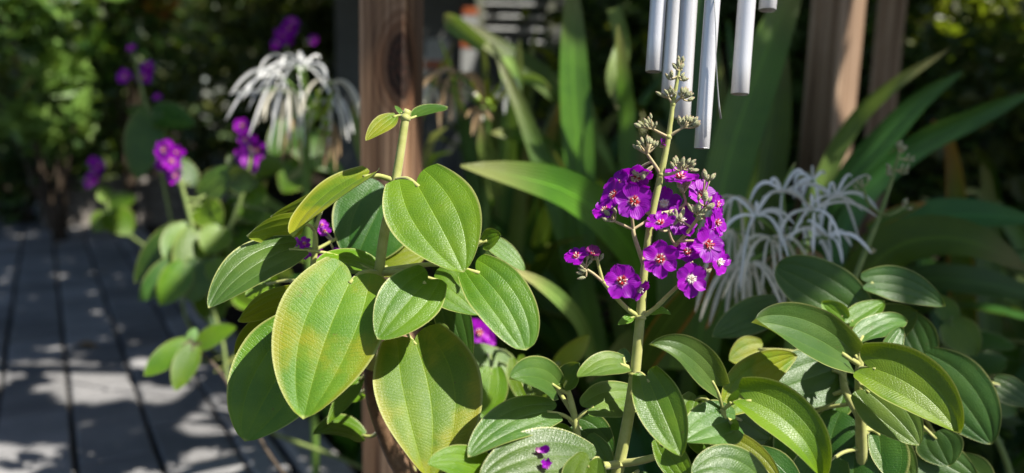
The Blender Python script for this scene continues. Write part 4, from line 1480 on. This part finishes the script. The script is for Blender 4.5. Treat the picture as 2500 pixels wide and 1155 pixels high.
pr.leaf(1860, 850, 1780, 880, 80, .80, .79, 20, 'leaf_yellow', att=(2060, 900, .76))
pr.leaf(2220, 780, 2270, 900, 90, .84, .82, -10, 'leaf_shaded', att=(2190, 1000, .76))
pr.leaf(2430, 935, 2520, 990, 70, .86, .84, -40, 'leaf_silver', att=(2260, 920, .79))
for x, y, tx, ty, w, d, ro, mt in ((1900, 1040, 1840, 1150, 120, .76, 20, 'leaf_shaded'), (2030, 1120, 1950, 1230, 130, .70, 20, 'leaf_shaded'), (2180, 880, 2260, 960, 110, .82, -20, 'leaf_shaded'), (2330, 1130, 2420, 1230, 120, .78, -20, 'leaf_shaded'), (2150, 800, 2240, 760, 90, .84, -20, 'leaf_shaded')):
    pr.leaf(x, y, tx, ty, w, d, d - .02, ro, mt, lo=True)
# slim bud spike rising behind
pr.stem([(2062, 760, 1.0), (2090, 670, 1.0), (2140, 545, 1.0), (2170, 460, 1.0), (2196, 372, 1.0)], [12, 13, 12, 10, 7], name='stem', mat='stem_dim')
pr.stem([(2150, 525, 1.0), (2120, 495, .99), (2106, 455, .99)], [8, 7, 6], name='branch', mat='stem_dim')
pr.stem([(2150, 525, 1.0), (2175, 524, .99), (2208, 506, .99)], [8, 7, 6], name='branch', mat='stem_dim')
for a in ((2104, 448, .99, 110, 5, 20, 30), (2210, 503, .99, 20, 4, 18, 22), (2200, 362, 1.0, 80, 5, 20, 22), (2172, 418, 1.0, 150, 3, 18, 14), (2208, 415, 1.0, 30, 4, 18, 20), (2220, 388, 1.0, 20, 3, 16, 14), (2130, 610, 1.0, 100, 3, 14, 12)):
    buds(pr, *a)

# ================================================================== BACKGROUND PRINCESS FLOWERS (left)
def back_plant(label, base_px, stems, leaves, flowers_, stem_mat='stem_dim'):
    b = P(*base_px)
    short = .78 - Vector((b.x, b.y, 0)).dot(E2)
    if short > 0:                                 # the foot stands in the bed, beyond the kerb
        b = b + E2 * short
    p = Plant('princess_flower_plant', label, 'flowering plant', (b.x, b.y, 0), None, stem_mat)
    for pts, w in stems:
        p.stem(pts, w, ground=(pts is stems[0][0]), seg=8)
    for l in leaves:
        x, y, tx, ty, w, d, dt, ro, mt = l[:9]
        p.leaf(x, y, tx, ty, w, d, dt, ro, mt, lo=True, **(l[9] if len(l) > 9 else {}))
    for x, y, d, r, nx, ny in flowers_:
        flower(p, x, y, d, r, nx, ny, 'red', npet=6, pmat='stem_dim')
    return p


def fl_col(x, y, d, w, h, n, r, seed):
    rr = random.Random(seed)
    out = []
    for i in range(n):
        f = i / max(1, n - 1)
        out.append((x + rr.uniform(-w, w), y + (f - .5) * 2 * h, d + rr.uniform(-.02, .02), r * rr.uniform(.8, 1.1), rr.uniform(-.6, .6), rr.uniform(0, .6)))
    return out


D1 = 1.55
bp1 = back_plant('blurred plant with a purple flower column leaning over the grey pavers', (520, 800, D1),
           [([(540, 820, D1), (500, 690, D1), (470, 560, D1), (445, 460, D1), (428, 400, D1)], [9, 10, 11, 11, 8]),
            ([(500, 690, D1), (520, 640, D1), (560, 560, D1), (590, 480, D1), (612, 390, D1)], [14, 13, 12, 10, 7])],
           [(470, 560, 405, 640, 90, 1.55, 1.5, 20, 'leaf'), (475, 570, 440, 690, 80, 1.53, 1.48, -10, 'leaf'), (490, 640, 470, 740, 90, 1.5, 1.48, 10, 'leaf_shaded'),
            (440, 640, 340, 735, 70, 1.5, 1.46, 10, 'leaf_shaded'), (450, 650, 390, 745, 76, 1.48, 1.45, -5, 'leaf'), (430, 560, 330, 690, 60, 1.56, 1.56, 30, 'leaf_shaded'),
            (500, 480, 575, 405, 70, 1.6, 1.6, -30, 'leaf_pale'), (490, 500, 540, 560, 80, 1.58, 1.55, 0, 'leaf'), (460, 450, 430, 380, 60, 1.6, 1.62, 20, 'leaf_shaded'),
            (560, 470, 640, 440, 80, 1.62, 1.62, -30, 'leaf'), (560, 560, 640, 620, 90, 1.6, 1.58, -20, 'leaf_shaded'), (530, 600, 600, 680, 90, 1.57, 1.55, -15, 'leaf_shaded'),
            (585, 500, 650, 540, 80, 1.6, 1.6, -20, 'leaf'), (600, 430, 560, 370, 60, 1.62, 1.62, 20, 'leaf_shaded'), (520, 640, 560, 700, 60, 1.5, 1.5, 0, 'leaf_bright'),
            (480, 600, 430, 560, 70, 1.57, 1.58, 30, 'leaf'), (540, 560, 500, 620, 76, 1.53, 1.5, 10, 'leaf_bright')],
           fl_col(415, 395, D1, 16, 36, 9, 24, 3) + fl_col(612, 380, 1.58, 20, 36, 10, 24, 4) + [(592, 308, 1.6, 24, 0, .3)])
_fr = random.Random(91)
for _ in range(30):
    x, y, d = _fr.uniform(450, 720), _fr.uniform(400, 730), _fr.uniform(1.52, 1.82)
    if x < 520 and y < 480:
        continue
    an = _fr.uniform(0, 6.28)
    L = _fr.uniform(70, 110)
    bp1.leaf(x, y, x + L * math.cos(an), y + L * (.35 + .6 * math.sin(an)), _fr.uniform(56, 84), d, d - .03, _fr.uniform(-35, 35), _fr.choice(['leaf', 'leaf_shaded', 'leaf_shaded', 'leaf_pale', 'leaf_bright']), lo=True, pw=6)
D2 = 1.9
back_plant('blurred plant with sparse purple flowers and a large drooping leaf before the dark hedge', (400, 700, D2),
           [([(440, 640, D2), (410, 500, D2), (380, 350, D2), (355, 250, D2), (325, 130, D2)], [7, 8, 9, 9, 6])],
           [(365, 280, 335, 440, 88, 1.88, 1.85, 8, 'leaf_shaded', dict(lobe=.1)), (375, 275, 475, 310, 70, 1.9, 1.88, -30, 'leaf_shaded'), (385, 330, 420, 420, 70, 1.95, 1.93, -10, 'leaf'), (390, 380, 460, 440, 60, 1.95, 1.93, -20, 'leaf_shaded'), (370, 280, 310, 270, 40, 1.95, 1.95, 40, 'leaf_shaded')],
           [(306, 188, 1.9, 22, -.2, .3), (300, 184, 1.92, 20, -.5, .2), (352, 190, 1.92, 22, .2, .3), (358, 172, 1.94, 20, .3, .1), (360, 160, 1.92, 16, .2, .5), (322, 118, 1.92, 13, 0, .4), (385, 238, 1.92, 13, 0, .4)])
D3 = 2.3
back_plant('small blurred plant with a purple flower tip in front of the timber planter', (250, 700, D3),
           [([(640, 760, 2.2), (420, 640, 2.25), (300, 560, D3), (258, 490, D3), (232, 400, D3)], [6, 6, 7, 7, 6])],
           [(262, 490, 250, 455, 40, 2.3, 2.3, 10, 'leaf_bright'), (262, 510, 335, 480, 50, 2.3, 2.3, -30, 'leaf'), (270, 520, 320, 575, 74, 2.26, 2.24, -10, 'leaf'), (262, 525, 228, 565, 50, 2.26, 2.24, 20, 'leaf')],
           fl_col(230, 420, D3, 13, 22, 6, 19, 5))
D4 = 2.2
back_plant('tall blurred plant with a violet flower tip above the left spider lily', (760, 500, D4),
           [([(770, 600, D4), (745, 420, D4), (720, 240, D4), (700, 120, D4), (705, 60, D4)], [7, 8, 8, 8, 6])],
           [(730, 300, 660, 380, 80, 2.2, 2.15, 20, 'leaf_shaded'), (735, 330, 800, 420, 90, 2.2, 2.17, -20, 'leaf_shaded'), (725, 260, 790, 250, 60, 2.22, 2.22, -30, 'leaf_shaded'), (740, 400, 690, 470, 80, 2.2, 2.17, 10, 'leaf')],
           [(680, 105, D4, 22, -.3, .3), (694, 88, D4, 26, 0, .3), (706, 72, D4, 24, .2, .3), (714, 56, D4, 18, .3, .3), (700, 100, 2.22, 20, .2, .2), (766, 98, 2.25, 14, 0, .3)])
# low shoot beside the kerb
D5 = 1.25
back_plant('low leafy shoot with three leaves hanging over the concrete kerb', (560, 960, D5),
           [([(585, 980, D5), (530, 900, D5), (480, 850, D5), (455, 828, D5)], [9, 8, 7, 6])],
           [(486, 840, 580, 800, 50, 1.25, 1.24, -38, 'leaf_bright'), (452, 840, 352, 918, 58, 1.24, 1.21, 25, 'leaf'), (470, 850, 428, 955, 60, 1.23, 1.2, 10, 'leaf'), (465, 830, 478, 800, 26, 1.25, 1.26, 0, 'leaf_pale')],
           [], 'bark')
# flower head and pale leaves seen between the two front plants
D6 = .92
back_plant('plant with a single violet flower between the post plant and the flowering spike', (1200, 1050, D6),
           [([(1215, 1100, D6), (1200, 960, D6), (1185, 860, D6), (1172, 815, D6)], [13, 12, 11, 8])],
           [(1240, 935, 1140, 842, 90, .88, .89, 30, 'leaf_pale'), (1200, 905, 1185, 1030, 92, .80, .78, 0, 'leaf_bright'), (1255, 900, 1335, 985, 70, .86, .84, -10, 'leaf_pale'), (1262, 880, 1300, 1000, 70, .84, .82, 5, 'leaf_bright'),
            (1360, 890, 1440, 818, 50, 1.0, 1.02, 30, 'leaf_gold'), (1225, 960, 1290, 1060, 84, .84, .82, -10, 'leaf'), (1180, 870, 1150, 960, 80, .92, .9, 10, 'leaf'), (1290, 1000, 1240, 1090, 90, .8, .78, 10, 'leaf')],
           [(1170, 812, D6, 34, .2, .2), (1186, 826, .93, 28, .4, 0), (1158, 800, .93, 26, -.3, .5)])
D7 = 1.1
back_plant('dim leafy plant at the right edge behind the broad cupped leaves', (2400, 1000, D7),
           [([(2400, 1000, D7), (2360, 880, D7), (2330, 790, D7)], [14, 12, 9])],
           [(2322, 790, 2384, 868, 84, 1.08, 1.06, -12, 'leaf'), (2340, 830, 2480, 850, 50, 1.12, 1.1, -60, 'leaf_shaded'), (2325, 780, 2290, 720, 50, 1.1, 1.12, 10, 'leaf'), (2370, 900, 2460, 880, 60, 1.15, 1.15, -30, 'leaf_shaded'), (2400, 950, 2480, 1010, 80, 1.1, 1.1, -20, 'leaf_shaded'), (2360, 870, 2290, 800, 70, 1.14, 1.14, 20, 'leaf_shaded')],
           [])

# ================================================================== STRAP LEAF CLUMPS
def clump(label, x, y, n, seed, lmin, lmax, wid, mats, az0=0, az1=6.28, extra=(), rise=(.1, .65)):
    rr = random.Random(seed)
    t = thing('strap_leaf_plant', label, 'plant', (x, y, 0))
    b = Vector((x, y, 0))
    for k in range(n):
        az = az0 + (az1 - az0) * (k + rr.uniform(-.3, .3)) / n
        L = rr.uniform(lmin, lmax)
        arch_leaf(t, b + Vector((rr.uniform(-.04, .04), rr.uniform(-.04, .04), 0)), az, L, rr.uniform(*rise), rr.uniform(.18, .5), wid * rr.uniform(.75, 1.15), rr.choice(mats))
    for e in extra:
        strap(t, *e[:-1], **e[-1])
    return t


def down(px, py, d, x, y):
    """picture point plus the clump foot, as a start for a strap leaf"""
    return px


ST = ['strap', 'strap', 'strap_blue']
clump('clump of long dark strap leaves right behind the purple flower spike', .30, 1.45, 26, 11, .75, 1.15, .065, ST, extra=[
    ([(1580, 900, 1.35), (1560, 660, 1.30), (1490, 545, 1.22), (1390, 470, 1.15), (1270, 432, 1.08), (1125, 405, 1.02)], 100, 25, 'strap', dict(taper=(.5, .75))),
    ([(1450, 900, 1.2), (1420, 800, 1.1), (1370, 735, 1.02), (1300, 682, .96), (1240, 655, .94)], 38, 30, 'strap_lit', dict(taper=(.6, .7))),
    ([(1420, 700, 1.55), (1415, 450, 1.55), (1400, 200, 1.55), (1395, -60, 1.55)], 78, 20, 'strap', dict(taper=(.5, .6))),
    ([(1540, 640, 1.5), (1530, 330, 1.5), (1522, 200, 1.48), (1508, 60, 1.45)], 46, 25, 'strap', dict()),
    ([(1700, 900, 1.4), (1740, 600, 1.4), (1790, 350, 1.42), (1880, 100, 1.45), (1960, -80, 1.5)], 110, 25, 'strap', dict(taper=(.5, .6))),
    ([(1660, 900, 1.45), (1690, 600, 1.5), (1700, 350, 1.5), (1720, 60, 1.5), (1730, -90, 1.5)], 100, -15, 'strap_blue', dict(taper=(.5, .6))),
    ([(1640, 900, 1.3), (1650, 640, 1.3), (1640, 430, 1.32), (1600, 300, 1.35)], 95, 10, 'strap', dict(taper=(.4, .6))),
    ([(1560, 900, 1.1), (1620, 800, 1.05), (1690, 710, 1.02), (1740, 640, 1.0)], 70, 35, 'strap_orange', dict(taper=(.4, .6))),
    ([(1740, 620, 1.1), (1755, 700, 1.06), (1740, 770, 1.04), (1722, 805, 1.03)], 24, 10, 'strap_orange', dict(taper=(.2, .6))),
], az0=-1.0, az1=2.3)
clump('clump of strap leaves with pale twisted tips in front of the grey building', -.02, 1.95, 26, 12, .75, 1.15, .05, ST, extra=[
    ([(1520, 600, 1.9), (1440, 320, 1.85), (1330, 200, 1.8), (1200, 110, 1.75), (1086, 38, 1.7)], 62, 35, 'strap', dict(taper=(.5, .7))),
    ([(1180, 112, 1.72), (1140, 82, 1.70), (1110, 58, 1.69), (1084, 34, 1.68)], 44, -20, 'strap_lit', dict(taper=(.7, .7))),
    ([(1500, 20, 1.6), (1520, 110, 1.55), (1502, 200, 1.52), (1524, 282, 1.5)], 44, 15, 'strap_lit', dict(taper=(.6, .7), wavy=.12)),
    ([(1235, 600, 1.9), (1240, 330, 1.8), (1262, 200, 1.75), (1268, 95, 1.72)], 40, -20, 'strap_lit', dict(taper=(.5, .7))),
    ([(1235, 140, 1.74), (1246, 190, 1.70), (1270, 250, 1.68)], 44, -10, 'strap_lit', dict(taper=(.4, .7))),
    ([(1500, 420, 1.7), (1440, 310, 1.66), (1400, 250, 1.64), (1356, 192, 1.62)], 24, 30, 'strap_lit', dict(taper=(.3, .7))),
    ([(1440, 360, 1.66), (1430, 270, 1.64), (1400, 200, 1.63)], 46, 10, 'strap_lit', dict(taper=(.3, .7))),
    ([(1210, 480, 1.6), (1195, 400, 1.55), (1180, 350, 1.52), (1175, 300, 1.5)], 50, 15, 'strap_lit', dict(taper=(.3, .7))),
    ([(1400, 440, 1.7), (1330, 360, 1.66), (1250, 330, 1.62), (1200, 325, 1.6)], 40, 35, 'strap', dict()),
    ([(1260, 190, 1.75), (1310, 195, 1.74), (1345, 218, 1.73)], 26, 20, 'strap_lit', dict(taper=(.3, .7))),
])
clump('clump of upright dark strap leaves between the wind chime and the tan post', .62, 1.75, 20, 13, .8, 1.2, .085, ST, extra=[
    ([(1850, 800, 1.6), (1850, 500, 1.6), (1880, 300, 1.6), (1900, 60, 1.6)], 110, 10, 'strap', dict(taper=(.4, .6))),
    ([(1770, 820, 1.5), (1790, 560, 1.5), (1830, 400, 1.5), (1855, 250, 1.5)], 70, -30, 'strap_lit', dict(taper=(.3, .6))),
])
clump('clump of broad strap leaves sweeping out to the right behind the tan post', 1.0, 1.45, 16, 14, .7, 1.0, .085, ST, extra=[
    ([(1960, 700, 1.6), (2010, 440, 1.58), (2090, 290, 1.55), (2190, 200, 1.5), (2316, 120, 1.48)], 46, 30, 'strap_lit', dict(taper=(.4, .8))),
    ([(1980, 700, 1.55), (2060, 460, 1.52), (2160, 330, 1.5), (2250, 240, 1.48), (2350, 175, 1.46)], 70, 28, 'strap_blue', dict(taper=(.4, .7))),
    ([(2000, 720, 1.5), (2090, 500, 1.5), (2230, 360, 1.48), (2370, 290, 1.46), (2520, 225, 1.45)], 60, 30, 'strap_blue', dict(taper=(.6, .7))),
    ([(2040, 760, 1.35), (2160, 620, 1.28), (2280, 580, 1.24), (2400, 600, 1.2), (2510, 662, 1.18)], 110, -25, 'strap', dict(taper=(.4, .8))),
    ([(2060, 700, 1.5), (2200, 560, 1.45), (2350, 525, 1.4), (2540, 540, 1.36)], 80, -30, 'strap_blue', dict(taper=(.5, .8))),
    ([(2080, 780, 1.4), (2220, 690, 1.35), (2380, 690, 1.3), (2560, 730, 1.28)], 66, -35, 'strap_blue', dict(taper=(.6, .8))),
    ([(2120, 560, 1.35), (2180, 525, 1.33), (2262, 494, 1.32)], 30, -30, 'strap_orange', dict(taper=(.3, .7))),
], az0=.2, az1=3.0)
clump('low clump of strap leaves in shade behind the left spider lily', -.42, 1.95, 12, 15, .5, .8, .06, ST, extra=[
    ([(850, 520, 1.7), (820, 420, 1.66), (780, 395, 1.64), (700, 440, 1.62)], 34, 30, 'strap_lit', dict()),
    ([(900, 420, 1.75), (880, 330, 1.74), (862, 250, 1.73)], 40, 0, 'strap_lit', dict()),
    ([(700, 520, 1.7), (640, 480, 1.68), (650, 440, 1.66)], 26, 0, 'strap_lit', dict()),
])
clump('dense clump of narrow strap leaves before the grey wall of the building', .12, 2.6, 34, 17, .9, 1.45, .055, ST, rise=(.05, .5))
clump('tall clump of strap leaves behind the wind chime and before the dark shrubs', .62, 2.5, 30, 18, 1.0, 1.5, .06, ST, rise=(.05, .5))
clump('clump of narrow strap leaves in front of the lime yellow shrub', 1.9, 2.8, 26, 19, .9, 1.4, .06, ST, rise=(.05, .6))
clump('dark clump of strap leaves in shade beyond the bushy right plant', 1.55, 1.9, 14, 16, .6, 1.0, .08, ST)

# blades that lean up through the bed behind the flower spike, each growing from one of the clumps
_cl = [o for o in WM if o.name.startswith('strap_leaf_plant')]
_br = random.Random(55)
for k in range(64):
    tx, ty = (_br.uniform(1050, 1560), _br.uniform(60, 430)) if k % 2 else (_br.uniform(1560, 1960), _br.uniform(20, 520))
    if k % 7 == 0:
        tx, ty = _br.uniform(2080, 2480), _br.uniform(260, 560)
    d = _br.uniform(1.55, 2.15)
    tip = P(tx, ty, d)
    root = min(_cl, key=lambda o: (Vector((o.location[0], o.location[1], 0)) - Vector((tip.x, tip.y, 0))).length + _br.uniform(0, .35))
    f = Vector((root.location[0] + _br.uniform(-.05, .05), root.location[1] + _br.uniform(-.05, .05), 0))
    m1 = f * .62 + tip * .38 + Vector((0, 0, .12 + .10 * _br.random()))
    m2 = f * .25 + tip * .75 + Vector((0, 0, .10 + .08 * _br.random()))
    ribbon('leaf', [f, m1, m2, tip], _br.uniform(.035, .062), M[_br.choice(['strap', 'strap', 'strap', 'strap_blue', 'strap_lit', 'strap_orange'])], root, cam_normal(m2, _br.uniform(-55, 55)), n=16, taper=(.45, .7))

# ================================================================== SPIDER LILIES
def lily_flower(root, x, y, d, L, n, mat, foot, seed, spread=(0, 360), droop=1.15, w=11, rise=.55):
    rr = random.Random(seed)
    c = P(x, y, d)
    px = d / FPX
    f = P(*foot)
    V, Fc, org = tube_data([f, (f + c) / 2 + UP * 6 * px, c], [4 * px, 3.2 * px, 4.5 * px], 6, 7)
    fl = link('flower', mesh('flower', V, Fc, M['scape']), root, Matrix.Translation(org))
    for k in range(n):
        a = R(spread[0] + (spread[1] - spread[0]) * (k + rr.uniform(-.25, .25)) / n)
        ca, sa = math.cos(a), math.sin(a)
        l = L * rr.uniform(.8, 1.15) * px
        dep = rr.uniform(-.5, .35)
        dr_ = droop * rr.uniform(.65, 1.1)
        ri_ = rise * rr.uniform(.7, 1.5)
        lf = rr.uniform(-.25, .3)
        pts = []
        for i in range(6):
            t = i / 5
            pts.append(c + RT * (l * (ca * (1.15 * t - .3 * t * t) + lf * ca * t ** 3)) + UP * (l * (.55 * sa * t + ri_ * t - dr_ * t ** 2.2)) + FW * (l * dep * (t - .3 * t * t)))
        ribbon('tepal', pts, w * px * rr.uniform(.8, 1.15), M[mat], fl, cam_normal(c, rr.uniform(-50, 50)), n=14, nv=3, taper=(.45, .6), base_w=.6)
    return fl


def scape(root, pts, w):
    P3 = [P(*p) for p in pts]
    g = Vector((root.location[0], root.location[1], -.01))
    d = pts[0][2]
    tube('scape', [g] + P3, [w * 1.1 * d / FPX / 2] + [w * p[2] / FPX / 2 for p in pts], M['scape'], root, 8, 18)


def pods(root, lst, seed):
    for i, (x, y, d, r, mat) in enumerate(lst):
        V, Fc = [], []
        prof = [(0.05, -1), (.55, -.8), (.95, -.25), (.9, .3), (.5, .8), (.12, 1.05)]
        for rr_, z in prof:
            for k in range(9):
                V.append((rr_ * math.cos(k * .698), rr_ * math.sin(k * .698), z))
        for a in range(5):
            for k in range(9):
                Fc.append((a * 9 + k, a * 9 + (k + 1) % 9, a * 9 + 9 + (k + 1) % 9, a * 9 + 9 + k))
        link('seed_pod', mesh('seed_pod', V, Fc, M[mat]), root, Matrix.Translation(P(x, y, d)) @ Matrix.Rotation(i * 1.3, 4, 'X') @ Matrix.Scale(.62 * r * d / FPX, 4))


b = P(1940, 700, 1.02)
s3 = thing('spider_lily', 'white spider lily with a wide cluster of curling thin petals right of the purple spike', 'spider lily', (b.x, b.y, 0))
ft = (1925, 600, 1.0)
scape(s3, [(1930, 800, 1.0), ft], 26)
for i, (x, y, d, L, n, mt, sprd, dr, ri) in enumerate([
        (1844, 528, .95, 112, 6, 'lily_white', (-10, 350), 1.15, .55), (1910, 470, .98, 105, 6, 'lily_white', (10, 370), 1.2, .6), (1988, 514, .94, 115, 6, 'lily_white', (0, 360), 1.1, .5),
        (2040, 480, .97, 112, 7, 'lily_white', (-20, 340), 1.1, .55), (2024, 580, .97, 95, 6, 'lily_white', (-60, 200), 1.1, .5), (1880, 580, .98, 100, 6, 'lily_cream', (180, 400), 1.4, .3),
        (1795, 480, .99, 80, 5, 'lily_cream', (190, 380), 1.5, .3), (1830, 640, .98, 90, 6, 'lily_cream', (190, 370), 1.4, .3), (1790, 560, 1.0, 120, 5, 'lily_cream', (220, 330), 1.2, .2),
        (1985, 440, 1.02, 75, 5, 'lily_white', (40, 330), 1.0, .5), (1960, 560, 1.02, 90, 6, 'lily_white', (180, 380), 1.3, .4), (1800, 650, 1.0, 95, 5, 'lily_cream', (200, 350), 1.2, .25)]):
    lily_flower(s3, x, y, d, L * 1.12, n + 1, mt, ft, 200 + i, sprd, dr, 9.5, ri)
for i, (x, y) in enumerate(((1940, 610), (1970, 600), (1910, 620), (1990, 615))):
    lily_flower(s3, x, y, 1.01, 50, 5, 'lily_wilted', ft, 240 + i, (180, 360), 1.2, 8, .2)
strap(s3, [(1912, 470, 1.0), (1922, 440, 1.0), (1942, 395, 1.0)], 13, 0, 'strap_lit', taper=(.3, .6))

b = P(760, 420, 1.62)
s1 = thing('spider_lily', 'spider lily with drooping white petals and green pods left of the knotty post', 'spider lily', (b.x, b.y, 0))
ft = (755, 260, 1.55)
scape(s1, [(748, 420, 1.58), ft], 20)
for i, (x, y, d, L, n, mt, sprd, dr) in enumerate([
        (722, 158, 1.5, 120, 6, 'lily_white', (150, 350), 1.5), (690, 190, 1.52, 105, 6, 'lily_white', (120, 330), 1.4), (740, 160, 1.48, 95, 6, 'lily_white', (0, 260), 1.1), (812, 200, 1.52, 95, 6, 'lily_cream', (200, 380), 1.7),
        (705, 220, 1.5, 95, 5, 'lily_cream', (200, 330), 1.4), (815, 235, 1.55, 80, 5, 'lily_white', (220, 340), 1.5), (735, 175, 1.52, 80, 5, 'lily_white', (20, 180), .9)]):
    lily_flower(s1, x, y, d, L, n, mt, ft, 300 + i, sprd, dr, 7.5, .45)
for i, (x, y) in enumerate(((715, 290), (808, 290), (815, 300))):
    lily_flower(s1, x, y, 1.55, 75, 4, 'lily_wilted', ft, 330 + i, (240, 300), 1.2, 9, .1)
lily_flower(s1, 640, 222, 1.5, 60, 2, 'lily_white', (700, 225, 1.52), 350, (175, 190), .15, 12, .0)
pods(s1, [(770, 285, 1.5, 17, 'pod'), (795, 300, 1.52, 18, 'pod'), (745, 268, 1.49, 13, 'lily_cream'), (765, 262, 1.53, 15, 'pod'), (805, 265, 1.54, 15, 'pod'), (780, 320, 1.54, 15, 'pod'), (800, 325, 1.53, 14, 'pod'), (760, 305, 1.55, 14, 'pod')], 1)
strap(s1, [(780, 290, 1.5), (800, 260, 1.5), (812, 220, 1.5)], 12, 0, 'shrub_lime')
strap(s1, [(770, 290, 1.5), (778, 250, 1.5), (775, 215, 1.5)], 12, 0, 'shrub_lime')

b = P(1190, 400, 1.7)
s2 = thing('spider_lily', 'faded spider lily with brown wilted petals and green pods in front of the building', 'spider lily', (b.x, b.y, 0))
ft = (1185, 260, 1.62)
scape(s2, [(1190, 420, 1.66), ft], 18)
for i, (x, y, d, L, n, mt, sprd, dr) in enumerate([
        (1115, 178, 1.6, 85, 5, 'lily_wilted', (150, 380), 1.6), (1100, 200, 1.62, 75, 4, 'lily_wilted', (200, 340), 1.5), (1130, 190, 1.6, 80, 4, 'lily_wilted', (-10, 120), 1.5), (1250, 190, 1.6, 60, 4, 'lily_white', (230, 310), 1.2), (1175, 270, 1.58, 50, 4, 'lily_wilted', (200, 340), 1.2), (1050, 205, 1.62, 50, 4, 'lily_cream', (220, 320), 1.4)]):
    lily_flower(s2, x, y, d, L, n, mt, ft, 400 + i, sprd, dr, 11, .45)
pods(s2, [(1165, 240, 1.58, 15, 'pod'), (1190, 250, 1.57, 15, 'pod'), (1215, 235, 1.58, 13, 'lily_cream'), (1200, 265, 1.6, 14, 'pod'), (1175, 290, 1.58, 13, 'lily_cream'), (1160, 232, 1.57, 10, 'lily_cream')], 2)
for a, bb, w in (((1180, 262, 1.6), (1150, 195, 1.58), 12), ((1190, 262, 1.6), (1188, 190, 1.58), 12), ((1196, 262, 1.6), (1225, 200, 1.58), 12), ((1200, 262, 1.6), (1240, 225, 1.58), 12)):
    strap(s2, [a, ((a[0] + bb[0]) / 2, (a[1] + bb[1]) / 2 - 6, 1.59), bb], w, 0, 'shrub_lime')

# ================================================================== GROUND COVER AND LITTER
def gc_fill(rr):
    x, y = rr.uniform(.75, 2.6), rr.uniform(.7, 2.4)
    return Vector((x, y, .10 + .30 * rr.random() * (1 + .4 * math.sin(x * 7) * math.sin(y * 6))))


gcm = leaf_cloud(7000, .022, gc_fill, ['hedge', 'shrub_lit', 'shrub_lime'], [8, 2, 1], 0, 9)
go = link('ground_cover', gcm)
tag(go, 'small leaved ground cover in shade at the right edge of the bed', 'ground cover')
go['kind'] = 'stuff'


def bed_fill(rr):
    x, y = rr.uniform(-.9, 1.6), rr.uniform(.5, 3.4)
    if (Vector((x, y, 0)).dot(E2)) < .68:
        return None
    return Vector((x, y, .02 + .16 * rr.random()))


bm_ = leaf_cloud(5200, .035, bed_fill, ['hedge', 'hedge_olive', 'dry'], [6, 3, 2], .2, 10)
bo = link('bed_litter', bm_)
tag(bo, 'low dark foliage and dry litter covering the soil of the bed', 'ground cover')
bo['kind'] = 'stuff'
# dry leaves on the pavers
for k, (x, y, s, rot, lab) in enumerate(((212, 845, .075, 10, 'brown dry leaf lying beside the sunlit patch on the pavers'), (30, 607, .05, 40, 'small brown dry leaf on the far shaded pavers'), (140, 598, .05, 90, 'small ochre dry leaf between the far pavers and the planter'), (250, 665, .04, 20, 'small dark dry leaf on a shaded paver before the leafy plants'))):
    g = G(x, y, .046)
    V, U, Fc = [], [], []
    for i in range(7):
        for j in range(5):
            u, v = i / 6, j / 4 * 2 - 1
            w = .32 * math.sin(math.pi * min(1, u * .95 + .03)) ** .8
            V.append((u - .5, v * w, .10 * v * v + .08 * math.sin(u * 5 + k)))
            U.append((u, j / 4))
    for i in range(6):
        for j in range(4):
            Fc.append((i * 5 + j, i * 5 + j + 1, i * 5 + 6 + j, i * 5 + 5 + j))
    tag(link('dry_leaf', mesh('dry_leaf', V, Fc, M['dry'], U), None, Matrix.Translation(g) @ Matrix.Rotation(R(rot), 4, 'Z') @ Matrix.Scale(s, 4)), lab, 'leaf')
